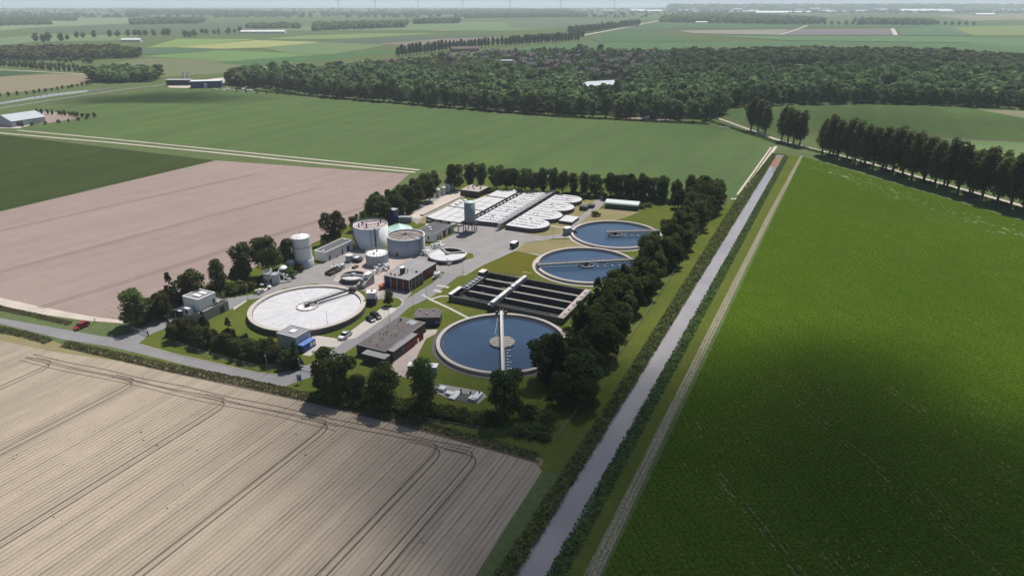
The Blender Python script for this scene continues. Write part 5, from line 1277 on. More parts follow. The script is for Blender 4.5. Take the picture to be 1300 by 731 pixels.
for k, (px, py) in enumerate(sorted(CRATES)):
    x, y = G(px, py); hl = nth('heap') + ' pale material heap from the left beside the dark blue warehouse'
    if base is None:
        base = empty('material_heap', x, y, .06, 0, hl, 'heap', 'pale heaps by the warehouse')
        m = MB(); m.prism([(-2.2, -1.4), (0, -1.8), (2.4, -1), (2.0, 1.4), (-1.4, 1.6)], 0, 1.1); m.prism([(-1.4, -.9), (.2, -1.1), (1.6, -.6), (1.2, .9), (-.8, .9)], 1.1, 1.9); m.build('heap', M['white'], base)
    else:
        c = copy_tree(base); c.location = (x, y, .06); c.rotation_euler = (0, 0, k*1.3); q = rn.uniform(.6, 1.3); c.scale = (q*1.3, q, q); c['label'] = hl
# white hall and its yard in the village wood
sheet('yard', [(749,112),(752,104),(782,103),(800,106),(790,113),(778,118),(755,119)], .1, M['track'])
x, y = G(764, 121); gable('sports_hall', x, y+42, .45, 50, 28, 8, 11.5, M['tankgrey'], M['barnroof'], 'large pale hall with a low gable roof in a clearing of the village wood', 'building')
for (px, py, Ln, wd, he, hr, rz, lab, rm) in ((463, 112, 26, 12, 5, 9, -.3, 'pale-gabled farmhouse peeping out at the front edge of the wood', M['barnroof']),
        (566, 92, 36, 14, 6, 9, .1, 'red-roofed building in the wood left of the village', M['rooftile']),
        (608, 93, 40, 12, 6, 7, 0, 'long white-roofed building in the wood, left of the village', M['white']),
        (640, 84, 26, 14, 9, 10, .2, 'pale grey block among the village trees', M['barnroof']),
        (590, 66, 60, 20, 7, 11, .25, 'long brown-roofed building at the back edge of the village', M['rooftile']),
        (505, 82, 40, 14, 6, 9, .2, 'brown-roofed farm building at the left back edge of the wood', M['rooftile']),
        (902, 74.5, 40, 14, 8, 8.6, 0, 'white flat building standing in the wood right of the village', M['white']),
        (370, 88, 30, 12, 4, 6, 0, 'low pale shed inside the wood behind the warehouse', M['white']),
        (335, 91, 16, 8, 4, 6, .2, 'small pale house at the left end of the big wood', M['white'])):
    x, y = G(px, py); gable('building', x, y, rz, Ln, wd, he, hr, M['housewall'], rm, lab)
for (px, py, Ln, wd, lab) in ((210, 24.5, 60, 30, 'white farm roof beside the distant grove at upper left'), (335, 42.5, 150, 40, 'long white farm hall in the fields right of the tree avenue'), (331, 33, 60, 26, 'white barn behind the long white farm hall'),
        (168, 53.5, 50, 20, 'brown barn in front of the left wood'), (421, 20, 110, 50, 'distant white farm roof left of centre'), (623, 15, 150, 70, 'bright distant hall near the horizon at centre'),
        (1173, 16, 560, 130, 'long white greenhouse complex near the horizon at right'), (978, 18, 300, 100, 'row of white roofs on the horizon right of the straight road'), (1013, 17, 250, 80, 'white roofs on the horizon right of centre'),
        (1249, 20, 160, 70, 'pale round-roofed hall in the right-hand distance'), (820, 15.5, 350, 90, 'pale industrial roofs beyond the straight road'), (890, 30, 60, 24, 'farm roof at the front of the distant dark wood'), (1298, 12, 260, 100, 'white tank-like hall at the right edge of the horizon'),
        (668, 22, 60, 24, 'small white farm roof in front of the horizon woods')):
    x, y = G(px, py); gable('farm_building', x, y, 0.06, Ln, wd, max(6, wd*.12), max(9, wd*.25), M['cream'], M['white'], lab)
# small town houses: repeated, too small to show more than wall and roof
h0 = None
rn = random.Random(21)
spots = []
for _ in range(180):
    px = rn.uniform(560, 860); lo = 66 + max(0, (640-px))*0.06; hi = 102 - abs(px-745)*.10
    py = rn.uniform(lo, max(lo+4, hi)); spots.append((px, py))
spots.sort()
for k, (px, py) in enumerate(spots):
    x, y = G(px, py); hl = nth('house') + ' brick house from the left among the village trees'
    if h0 is None or k == 1:
        hh = gable('village_house', x, y, 0.3, 14, 8, 4.8, 8.0, M['housewall'], M['rooftile'] if h0 is None else M['rooftile2'], hl, 'house', 'houses of the far village')
        if h0 is None: h0 = hh
        else: h1 = hh
    else:
        c = copy_tree(h0 if rn.random() < .6 else h1); c.location = (x, y, 0); c.rotation_euler = (0, 0, rn.choice((.3, .3+math.pi/2)) + rn.uniform(-.1, .1)); q = rn.uniform(.8, 1.25); c.scale = (q, q, q); c['label'] = hl
b0 = None
pts_ = sorted((rn.uniform(640, 1300), rn.uniform(9.6, 17)) for _ in range(110))
for k, (px, py) in enumerate(pts_):
    if px < 850 and rn.random() < .5: continue
    x, y = G(px, py); lab = nth('town') + ' small pale town building from the left in the haze below the right-hand horizon'
    if b0 is None:
        b0 = gable('town_building', x, y, .1, 60, 34, 9, 14, M['cream'], M['cover'], lab, 'building', 'town buildings in the right-hand haze')
    else:
        c = copy_tree(b0); c.location = (x, y, 0); c.rotation_euler = (0, 0, rn.uniform(-.3, .3)); q = rn.uniform(.7, 1.8); c.scale = (q*1.3, q, q); c['label'] = lab
# construction by the far field edge
x, y = G(820, 152); t = empty('digger', x, y, .05, .3, 'white cabin machine on the bare soil at the far edge of the green field', 'excavator')
m = MB(); m.box(-3, 3, -1.6, -1, 0, 1); m.box(-3, 3, 1, 1.6, 0, 1); m.build('crawler_track', M['dark'], t); m = MB(); m.box(-3.6, 2.6, -1.8, 1.8, 1.1, 2.6); m.box(0, 2.4, -1.6, .2, 2.6, 4.2); m.build('cab', M['white'], t)
m = MB(); m.beam((2, .8, 2.4), (8, .8, 6), .7, .8); m.beam((8, .8, 6), (11.5, .8, 2), .6, .6); m.build('boom', M['carwhite'], t)
sheet('bare_soil', [(790,151),(812,147.5),(850,151.5),(846,156),(815,154.5)], .06, M['soil_far'])
x, y = G(838, 149); t = empty('site_hut', x, y, .05, .4, 'tilted pale conveyor beside the white cabin machine', 'machine'); m = MB(); m.beam((-5, 0, 1), (5, 0, 4.2), 1.4, .5); m.box(-.3, .3, -.5, .5, 0, 2.2); m.build('conveyor', M['barnroof'], t)
for (px, py, s_, lab) in ((916, 163.5, 3.6, 'white flat plate beside the ditch near the field corner'),):
    x, y = G(px+5, py-1); t = empty('culvert_slab', x, y, .05, -.5, lab, 'slab'); m = MB(); m.box(-s_, s_, -1.6, 1.6, 0, .4); m.box(-s_, s_, -1.6, -1.3, .4, .8); m.build('slab', M['white'], t)

# wind turbines on the horizon
tb = None
for k, px in enumerate((430, 477, 531, 587.5, 647.5, 711.5, 780)):
    x, y = G(px, 9.2)
    f_ = 9000/y; x, y = x*f_, 9000
    if tb is None:
        tb = empty('wind_turbine', x, y, 0, 0, 'leftmost wind turbine of the row on the horizon', 'wind turbine', 'wind turbines on the horizon')
        m = MB(); m.lathe([(4.2, 0), (2.4, 118), (0, 118)], 12); m.build('tower', M['grey'], tb)
        m = MB(); m.box(-2.5, 2.5, -7, 8, 117, 122); m.build('nacelle', M['grey'], tb)
        for j in range(3):
            a_ = j*2.094+.3; m = MB(); m.add([(-1.5*math.cos(a_), -7.3, 119.5+1.5*math.sin(a_)), (1.5*math.cos(a_), -7.3, 119.5-1.5*math.sin(a_)), (.5*math.cos(a_)+55*math.sin(a_), -7.6, 119.5-.5*math.sin(a_)+55*math.cos(a_)), (-.5*math.cos(a_)+55*math.sin(a_), -7.6, 119.5+.5*math.sin(a_)+55*math.cos(a_)), (0, -8.4, 119.5)], [(0,1,2,3),(0,4,1),(4,2,1),(0,3,4),(3,2,4)]); m.build('blade', M['grey'], tb)
    else:
        c = copy_tree(tb); c.location = (x, y, 0); c.rotation_euler = (0, 0, 0)
        c['label'] = ('second', 'third', 'fourth', 'fifth', 'sixth', 'rightmost')[k-1] + (' wind turbine from the left in the row on the horizon' if k < 6 else ' wind turbine of the row on the horizon')

# ------------------------------------------------------------------ vegetation
def leaf_cloud(rs, blobs, n, size, up=0.25, flat=0.55, shell=(0.70, 1.04), aspect=1.0):
    """n leaf-clump quads over the shells of the blobs [(x,y,z,rx,ry,rz)]"""
    B = np.array(blobs, float); wgt = (B[:,3]*B[:,4] + B[:,3]*B[:,5] + B[:,4]*B[:,5]); wgt /= wgt.sum()
    idx = rs.choice(len(B), n, p=wgt); b = B[idx]
    d = rs.normal(size=(n, 3)); d[:,2] += up; d /= np.linalg.norm(d, axis=1)[:,None]
    r = rs.uniform(shell[0], shell[1], n)[:,None]
    c = b[:,:3] + d*b[:,3:6]*r
    nrm = d*flat + rs.normal(size=(n, 3))*0.5 + np.array([0, 0, .25]); nrm /= np.linalg.norm(nrm, axis=1)[:,None]
    t = np.cross(nrm, rs.normal(size=(n, 3))); t /= np.linalg.norm(t, axis=1)[:,None]; u = np.cross(nrm, t)
    s = size*rs.uniform(.55, 1.35, n)[:,None]
    t = t*s*.5*aspect; u = u*s*.5
    V = np.stack([c-t-u*.6, c+t*.6-u, c+t+u*.6, c-t*.6+u], 1).reshape(-1, 3)
    return V, np.arange(n*4).reshape(-1, 4)
def crown_blobs(r, kind, H):
    bl = []
    if kind == 'round':
        R = H*.38
        bl.append((0, 0, H*.52, R*.72, R*.72, H*.36))
        for k in range(15):
            a = k*2.4+r.uniform(-.4, .4); q = r.uniform(.25, .85)*R; z = H*r.uniform(.20, .90); sh = 1-abs(z/H-.50)*1.15
            s = R*r.uniform(.26, .44); bl.append((math.cos(a)*q*sh*1.1, math.sin(a)*q*sh*1.1, z, s, s, s*.85))
    elif kind == 'tall':
        R = H*.22
        for k in range(13):
            z = H*(.14 + .82*k/13); a = k*2.4; sh = math.sin(math.pi*min(1, (.15 + .85*(1-k/13.0))))**.6; q = R*.55*sh*r.uniform(.5, 1.1)
            s = R*r.uniform(.42, .62)*(0.65+.5*sh); bl.append((math.cos(a)*q, math.sin(a)*q, z, s, s, s*1.15))
    elif kind == 'poplar':
        R = H*.19
        for k in range(17):
            f = k/16.0; z = H*(.26 + .70*f); a = k*2.4+r.uniform(-.3, .3); prof = (math.sin(math.pi*(.18+.74*f)))**.7
            q = R*.62*prof*r.uniform(.4, 1.1); s = R*r.uniform(.40, .60)*(.5+.6*prof); bl.append((math.cos(a)*q, math.sin(a)*q, z, s, s, s*1.5))
    elif kind == 'conifer':
        R = H*.24
        for k in range(12):
            f = k/11.0; z = H*(.10 + .84*f); prof = (1-f)**.8; 
            for j in range(3 if f < .6 else 1):
                a = k*2.4+j*2.1; q = R*prof*.62; s = max(R*.12, R*prof*.50); bl.append((math.cos(a)*q, math.sin(a)*q, z, s, s, s*.8))
        bl.append((0, 0, H*.93, H*.05, H*.05, H*.09)); bl.append((0, 0, H*.84, H*.08, H*.08, H*.10))
    elif kind == 'bush':
        for k in range(7):
            a = k*2.4; q = H*.45*r.uniform(.1, 1); s = H*r.uniform(.30, .48); bl.append((math.cos(a)*q, math.sin(a)*q, H*r.uniform(.3, .62), s, s, s*.8))
    return bl
PROTO = {}
def make_proto(key, kind, H, leaves, size, mat, seed, trunk=True, flat=.4):
    r = random.Random(seed); rs = np.random.RandomState(seed); bl = crown_blobs(r, kind, H)
    V, Fq = leaf_cloud(rs, bl, leaves, size, aspect=.8, flat=flat, shell=(.5, 1.06))
    V[:,2] = np.maximum(V[:,2], .05)
    crown = np_mesh('crown', V, Fq, [mat]); tm = None
    if trunk:
        m = MB(); top = H*.8 if kind != 'bush' else H*.5; rad = H*.022+.04
        lean = r.uniform(-.02, .02)*H
        m.tube([(0, 0, 0), (lean*.3, 0, top*.35), (lean, lean*.4, top*.7), (lean*.8, lean*.6, top)], rad, 7, r1=rad*.22)
        for k in range(7 if kind in ('round', 'tall', 'poplar') else 3):
            b = bl[(k*2) % len(bl)]; z = max(H*.18, b[2]*(.55 if kind == 'round' else .8))
            m.tube([(lean*.4, 0, z), (b[0]*.5, b[1]*.5, (z+b[2])/2), (b[0]*.95, b[1]*.95, b[2])], rad*.42, 5, r1=rad*.12)
        tm = bpy.data.meshes.new('trunk'); tm.from_pydata(m.v, [], m.f); tm.materials.append(M['bark']); tm.update()
    PROTO[key] = (crown, tm, H)
for i in range(4): make_proto(('round', i), 'round', 12.0, 4200, .50, M['leaf'] if i != 3 else M['leaf2'], 10+i)
for i in range(3): make_proto(('tall', i), 'tall', 13.0, 3200, .50, M['leaf'] if i else M['leaf2'], 20+i)
for i in range(4): make_proto(('poplar', i), 'poplar', 28.0, 3400, .95, M['poplar'], 30+i)
for i in range(2): make_proto(('conifer', i), 'conifer', 12.0, 2600, .5, M['conifer'], 40+i)
for i in range(3): make_proto(('bush', i), 'bush', 3.0, 700, .38, M['bush'] if i == 0 else M['leaf2'], 50+i)
for i in range(5): make_proto(('wood', i), 'round' if i < 3 else 'tall', 15.0, 700, 1.5, M['woodleaf'], 60+i)
for i in range(3): make_proto(('plume', i), 'poplar', 24.0, 520, 2.4, M['woodleaf'], 80+i)
tr = random.Random(99)
COUNT = {}
REST = []
def tree(kind, x, y, H, label, name, cat='tree', group=None, wide=1.0):
    if y > 1150 and kind in ('wood', 'plume') and name == 'broadleaf_tree': REST.append((x, y, H*wide)); return None
    COUNT[kind] = COUNT.get(kind, -1) + 1
    keys = [k for k in PROTO if k[0] == kind]; key = keys[tr.randrange(len(keys))]
    cm, tm, h0_ = PROTO[key]; q = H/h0_
    t = empty(name, x, y, 0, tr.uniform(0, 6.28), label, cat, group); t.scale = (q*wide*tr.uniform(.92, 1.1), q*wide*tr.uniform(.92, 1.1), q)
    c = bpy.data.objects.new('crown' if kind != 'bush' else 'foliage', cm); COL.objects.link(c); c.parent = t
    if tm: k_ = bpy.data.objects.new('trunk' if kind != 'bush' else 'stem', tm); COL.objects.link(k_); k_.parent = t
    return t
def tpx(kind, px, py, H, label, name='broadleaf_tree', wide=1.0, group=None):
    x, y = G(px, py); return tree(kind, x, y, H, label, name, 'tree' if kind != 'bush' else 'bush', group, wide)
# single trees around the plant, measured at the foot of the trunk
tpx('round', 176, 413, 13.5, 'big round dark tree beside the left-hand gate', wide=1.25)
tpx('round', 206, 404, 10, 'low dark tree just right of the big round tree at the left gate', wide=1.2)
tpx('conifer', 221, 393, 14, 'bluish pointed tree standing behind the control building, left one', name='conifer', wide=1.1)
tpx('round', 247, 389, 14, 'full dark tree directly behind the control building', wide=1.15)
tpx('tall', 281, 374, 14, 'slender tree with a bare waist right of the control building')
tpx('bush', 272, 374, 5.5, 'large dark shrub at the foot of the slender tree, left side', name='shrub')
tpx('bush', 292, 372, 5.0, 'large dark shrub at the foot of the slender tree, right side', name='shrub')
tpx('tall', 311, 359, 16, 'open-crowned dark tree left of the tallest field-edge tree', wide=1.25)
tpx('round', 301, 362, 7.5, 'low tree under the open-crowned tree at the brown field edge')
tpx('round', 342, 352, 18, 'tallest broad tree at the brown field edge, left of the banded silo')
tpx('round', 367, 340, 13, 'tree right behind the white banded silo', wide=.8)
tpx('round', 426, 309, 15.5, 'lone broad tree behind the long white building')
tpx('bush', 417, 311, 5.5, 'dark shrub at the left foot of the lone broad tree', name='shrub')
tpx('round', 451, 293, 8, 'smaller bushy tree between the lone broad tree and the digester')
tpx('round', 462, 286, 7.5, 'bushy tree directly behind the left side of the digester')
for (px, py, H) in sorted(((474, 281, 14), (490, 283, 11), (504, 275, 13.5), (519, 268, 13.5), (531, 262, 13), (545, 256, 12), (482, 273, 12), (497, 268, 12), (513, 261, 12), (527, 255, 13), (541, 247, 13)  , (551, 241, 11))):
    tpx('round', px, py, H, nth('dense') + ' dark tree of the dense clump between the pink-brown field and the far road strip', group='dense tree row along the brown field', wide=1.05)
for (px, py, H, kd, lab) in ((577, 241, 15.5, 'round', 'tall dark tree at the corner of the far tree row, behind the four small tanks'), (597, 238, 14, 'tall', 'tree with visible bare trunk behind the brick building, left one'), (611, 238, 14, 'tall', 'tree with visible bare trunk behind the brick building, right one')):
    tpx(kd, px, py, H, lab, wide=1.15)
for (px, py, H) in ((630, 240, 14.5), (643, 241, 14), (653, 241, 14), (667, 243, 14), (678, 244, 13), (689, 245, 14), (702, 246, 14.5), (714, 247, 14), (728, 248, 12.5), (741, 249, 13.5), (755, 249, 14), (775, 251, 14), (788, 252, 15), (801, 253, 14), (815, 254, 14), (829, 255, 14.5), (841, 256, 14), (858, 257, 12.5), (876, 257, 15)):
    tpx('round' if tr.random() < .6 else 'tall', px, py, H, nth('north') + ' tree from the left in the long row behind the white covers', group='tree row along the big green field', wide=1.05)
for k in range(44):
    px = 600 + k*6.6 + tr.uniform(-2, 2); py = 243 + k*.36 + tr.uniform(-1, 2.2)
    tpx('bush', px, py, tr.uniform(2.2, 4.2), nth('under') + ' low shrub from the left beneath the tree row behind the white covers', name='shrub', group='undergrowth beneath the far tree row', wide=1.3)
# belt of trees along the canal side
belt = []
for k in range(88):
    s = 66 + k*2.62
    for v in (-15.8 - (k % 3)*1.4, -22.5 - ((k*7) % 4)*1.2):
        if tr.random() < .47: belt.append((s + tr.uniform(-1, 1), v + tr.uniform(-1, 1)))
TKS = [(SV(-3.1, 194.2), 24.0), (SV(30.6, 263.4), 24.0), (SV(48.0, 303.4), 24.0)]
for (s, v) in belt:
    if any(math.hypot(s-c[0], v-c[1]) < r_ for c, r_ in TKS): continue
    if 118 < s < 124 and v < -20: continue
    x, y = W(s, v); kd = tr.choice(('round', 'round', 'tall', 'conifer' if s < 200 else 'round'))
    H = tr.uniform(9.5, 15) if s > 95 else tr.uniform(12, 16)
    tree(kd, x, y, H, nth('belt%d' % (v < -19.5)) + (' tree from the near end of the canal belt, on its tank side' if v < -19.5 else ' tree from the near end of the canal belt, on its canal side'), 'broadleaf_tree' if kd != 'conifer' else 'conifer', group='tree belt along the canal')
for (s, v, H, kd) in ((262, -34, 11, 'round'), (268, -28, 12, 'round'), (256, -26, 12, 'round'), (273, -38, 11, 'round'), (250, -24, 12, 'round'), (264, -22, 13, 'tall'), (276, -24, 13, 'round'), (281, -18, 13, 'round'), (286, -24, 12, 'round'), (279, -32, 12, 'tall')):
    x, y = W(s, v); tree(kd, x, y, H, nth('corner') + ' tree of the thick corner clump at the far end of the canal belt', 'broadleaf_tree', group='corner clump at the end of the canal belt')
tpx('conifer', 757, 402, 14.5, 'pointed green tree standing at the right corner of the dark lane basin', name='conifer', wide=1.35)
tpx('round', 741, 425, 8.5, 'bushy tree in front of the pointed green tree by the dark basin')
tpx('round', 737, 503, 14.5, 'very dark tree in front of the nearest blue tank, right side, beside the canal corner', wide=1.1)
tpx('round', 712, 514, 11, 'dark rounded tree left of the darkest corner tree')
tpx('round', 742, 520, 11, 'dark tree at the canal-side corner of the plant')
tpx('round', 640, 529, 14.5, 'solitary dark round tree in front of the nearest blue-water tank', wide=1.05)
tpx('bush', 668, 532, 5.0, 'dark shrub right of the solitary round tree', name='shrub')
tpx('bush', 693, 538, 4.2, 'dark shrub between the solitary round tree and the corner trees', name='shrub')
tpx('tall', 539, 522, 15.5, 'slender open tree in front of the white-roofed container', wide=1.05)
tpx('round', 487, 515, 13.5, 'dark tree in front of the brick workshop end wall', wide=1.12)
tpx('round', 456, 508, 9, 'smaller tree between the two big trees by the right-hand gate')
tpx('round', 425, 503, 15, 'big dark tree beside the white barred gate', wide=1.1)
tpx('round', 408, 499, 9.5, 'dark lower tree on the gate side of the big dark tree', wide=.8)
tpx('round', 494, 388, 6.6, 'small bright tree on the lawn tongue beside the red-door building', wide=.9)
tpx('bush', 756, 274, 2.6, 'low green shrub on the dry lawn left of the green shed', name='shrub', wide=1.6)
tpx('bush', 812, 264, 2.2, 'rough scrub patch at the right end of the green shed', name='shrub', wide=2.2)
tpx('bush', 822, 262, 2.2, 'rough scrub patch farther right of the green shed', name='shrub', wide=2.2)
for k in range(26):
    px = 556 + k*5.6 + tr.uniform(-2, 2); py = 524 + k*1.25 + tr.uniform(-5, 4)
    if 628 < px < 652: continue
    tpx('bush', px, py, tr.uniform(1.6, 3.0), nth('thicket') + ' light green shrub from the left in the low thicket at the near plant edge', name='shrub', group='low thicket at the near plant edge', wide=1.4)
for k in range(22):
    f = k/21; px = 190 + f*185 + tr.uniform(-3, 3); py = 408 - f*62 + tr.uniform(-3, 3)
    tpx('bush', px, py, tr.uniform(2.6, 4.6), nth('edge') + ' dark shrub from the left gate along the edge of the pink-brown field', name='shrub', group='shrubs along the brown field edge', wide=1.3)
for k in range(24):
    f = k/23; px = 404 + f*150 + tr.uniform(-3, 3); py = 503 + f*24 + tr.uniform(-3, 3)
    tpx('bush', px, py, tr.uniform(2.2, 4.2), nth('fronts') + ' dark shrub from the white gate among the front trees', name='shrub', group='shrubs among the front trees', wide=1.3)
# front-left hedge
for k in range(40):
    f = k/39; px = 216 + f*160 + tr.uniform(-2, 2); py = 428 + f*38 + tr.uniform(-5, 3)
    tpx('round' if k % 3 else 'conifer', px, py, tr.uniform(3.6, 7.6), nth('hedge') + ' shrubby tree from the left in the long hedge beside the entrance road', name='hedge_tree', group='long front hedge', wide=1.25)
tpx('conifer', 294, 440, 10, 'taller pointed tree sticking out of the middle of the front hedge', name='conifer', wide=1.1)
tpx('conifer', 376, 466, 8.5, 'dark column-shaped conifer at the right end of the front hedge', name='conifer', wide=1.15)
tpx('conifer', 259, 414, 5.5, 'small round-topped dark tree against the control building wall', name='conifer', wide=1.3)
# poplar rows by the field road
for (px, py, lab, g) in ((953, 166, 'leftmost poplar in the left group of three beside the field road', 'left poplar group'), (962, 168, 'middle poplar in the left group of three beside the field road', 'left poplar group'), (971, 171, 'rightmost poplar in the left group of three beside the field road', 'left poplar group'),
                         (992, 179, 'leftmost poplar in the middle group of four beside the field road', 'middle poplar group'), (1000, 181, 'second poplar from the left in the middle group of four beside the field road', 'middle poplar group'), (1007, 182.5, 'third poplar from the left in the middle group of four beside the field road', 'middle poplar group'), (1015, 185, 'rightmost poplar in the middle group of four beside the field road', 'middle poplar group')):
    tpx('poplar', px, py, tr.uniform(23, 26), lab, name='poplar', group=g, wide=1.15)
pa, pb = G(1043, 197), G(1300, 270); nP = 20
for k in range(nP+5):
    f = k/(nP-1); x = pa[0]+(pb[0]-pa[0])*f; y = pa[1]+(pb[1]-pa[1])*f
    tree('poplar', x+tr.uniform(-.7, .7), y+tr.uniform(-.7, .7), tr.uniform(25, 29), nth('pop') + ' tall poplar from the left in the long unbroken row along the pale road', 'poplar', 'tree', 'long poplar row', 1.15)
    if k % 2 == 0:
        tree('poplar', x+8.5+tr.uniform(-1, 1), y+2.5+tr.uniform(-2, 2), tr.uniform(22, 26), nth('pop2') + ' poplar from the left on the far side of the pale field road', 'poplar', 'tree', 'poplars beyond the field road', 1.2)
# ditch side scrub under the poplars
# front trees of the village wood
edge = [(300,106),(340,112),(380,120),(440,126),(500,131),(560,136),(640,143),(700,147),(760,150),(830,153),(885,155),(915,151)]
edge2 = [(918,139),(960,134),(1030,133),(1090,132),(1160,133),(1240,136),(1300,139),(1360,143)]
def along(poly, step_m):
    P = [Vector(G(*p)) for p in poly]; out = []; carry = 0
    for a, b in zip(P, P[1:]):
        Ln = (b-a).length; d = carry
        while d < Ln: out.append(a.lerp(b, d/Ln)); d += step_m
        carry = d - Ln
    return out
nfront = 0
for P_, lab, g in ((along(edge, 11.5), 'front tree of the village wood', 'front trees of the village wood'), (along(edge2, 11.5), 'front tree of the right-hand wood', 'front trees of the right-hand wood')):
    for p in P_:
        tree('wood', p.x+tr.uniform(-2, 2), p.y+3+tr.uniform(-2, 4), tr.uniform(14, 20), nth(g) + ' from the left, ' + lab, 'broadleaf_tree', 'tree', g, 1.1); nfront += 1
# the mass of the woods, as one object each
def in_poly(px, py, poly):
    c = False; n = len(poly); j = n-1
    for i in range(n):
        if (poly[i][1] > py) != (poly[j][1] > py) and px < (poly[j][0]-poly[i][0])*(py-poly[i][1])/(poly[j][1]-poly[i][1])+poly[i][0]: c = not c
        j = i
    return c
def low_proto(seed, n, size, H=15.0, kind='round'):
    r = random.Random(seed); rs = np.random.RandomState(seed); V, Fq = leaf_cloud(rs, crown_blobs(r, kind, H), n, size, aspect=.9, flat=1.6, shell=(.85, 1.02))
    V[:,2] = np.maximum(V[:,2], .2); return V
LOW = [low_proto(200+i, 230, 2.4) for i in range(6)]
LOWT = [low_proto(220+i, 200, 2.4, kind='tall') for i in range(3)]
LOWF = [low_proto(230+i, 46, 5.2) for i in range(4)]
def mass(name, spots, Hr, label, cat, mat=None, far=False, kind='stuff', wide=1.2, seed=1):
    r = np.random.RandomState(seed); Vs = []; tone = []
    pool = LOWF if far else LOW + LOWT[:2]
    for (x, y) in spots:
        V = pool[r.randint(len(pool))]; h = r.uniform(*Hr)/15.0; a = r.uniform(0, 6.28); c, s = math.cos(a), math.sin(a); w = h*wide*r.uniform(.85, 1.2); tone.append(np.full(len(V), r.uniform(-.45, 1.1)))
        Vs.append(np.stack([(V[:,0]*c-V[:,1]*s)*w+x, (V[:,0]*s+V[:,1]*c)*w+y, V[:,2]*h], 1))
    V = np.concatenate(Vs); me = np_mesh(name, V, np.arange(len(V)).reshape(-1, 4), [mat or M['woodleaf']])
    at_ = me.attributes.new('tone', 'FLOAT', 'POINT'); at_.data.foreach_set('value', np.concatenate(tone).astype(np.float32))
    o = bpy.data.objects.new(name, me); COL.objects.link(o); tag(o, label, cat, None, kind); return o
def scatter(polys, step, seed, holes=(), skip=None):
    """jittered world grid inside photo-measured outlines"""
    r = random.Random(seed); out = []
    for poly in polys:
        Pw = [G(*p) for p in poly]; xs = [p[0] for p in Pw]; ys = [p[1] for p in Pw]
        hw = [[G(*p) for p in h] for h in holes]
        y = min(ys)
        while y < max(ys):
            x = min(xs)
            while x < max(xs):
                a, b = x+r.uniform(-.45, .45)*step, y+r.uniform(-.45, .45)*step
                if in_poly(a, b, Pw) and not any(in_poly(a, b, h) for h in hw) and not (skip and skip(a, b, r)): out.append((a, b))
                x += step
            y += step
    return out
wood_poly = [(296,104),(340,109),(380,117),(440,123),(500,128),(560,133),(640,140),(700,144),(760,147),(830,150),(885,152),(916,148),(918,137),(960,132),(1030,131),(1160,131),(1300,137),(1420,144),(1420,84),(1300,79),(1240,73),(1150,68.5),(1040,68),(960,69),(900,71),(830,68),(740,65),(660,68),(600,74),(555,80),(500,87),(430,93),(380,95),(330,99),(300,101)]
clear1 = [(1012,86),(1060,84.5),(1068,81),(1000,82)]
clear1 = [(978,93),(1064,93),(1060,82),(984,82)]
sheet('field', clear1, .16, flatfield('clearing_meadow', (0.15, 0.22, 0.08)))
hall = [(738,134),(742,104),(786,100.5),(812,104),(802,118),(786,132),(764,134)]
def village(a, b, r):
    # px estimate for the built-up part of the village: fewer trees there
    dx, dy = a, b; f = b*math.cos(PITCH)+CAM_H*math.sin(PITCH); u = b*math.sin(PITCH)-CAM_H*math.cos(PITCH)
    px, py = 650+F_PX*a/f, 365.5-F_PX*u/f
    if ((px-735)/95)**2 + ((py-87)/15)**2 < 1: return r.random() < .74
    if 560 < px < 860 and 64 < py < 92: return r.random() < .50
    return False
sp = scatter([wood_poly], 13.0, 5, holes=(clear1, hall), skip=village)
def in_village(a, b):
    f = b*math.cos(PITCH)+CAM_H*math.sin(PITCH); u = b*math.sin(PITCH)-CAM_H*math.cos(PITCH); px, py = 650+F_PX*a/f, 365.5-F_PX*u/f
    return ((px-735)/125)**2 + ((py-86)/18)**2 < 1 or (570 < px < 850 and 66 < py < 82)
low_ = [p for p in sp if in_village(*p)]; sp = [p for p in sp if not in_village(*p)]
near = [p for p in sp if p[1] < 1050]; far_ = [p for p in sp if p[1] >= 1050]
mass('garden_trees', low_, (6.5, 13), 'low garden trees between the brick houses of the far village', 'trees', wide=1.3, seed=33)
print('wood trees', len(near), len(far_), 'front', nfront)
mass('forest', near, (9, 23), 'dark mixed wood around the village, crown after crown behind the green fields', 'wood', wide=1.2, seed=3)
mass('forest', far_, (10, 17), 'far part of the village wood, running on to the right-hand edge', 'wood', far=True, wide=1.35, seed=4)
sheet('forest_floor', wood_poly, .12, flatfield('forest_floor_soil', (0.035, 0.045, 0.022)))
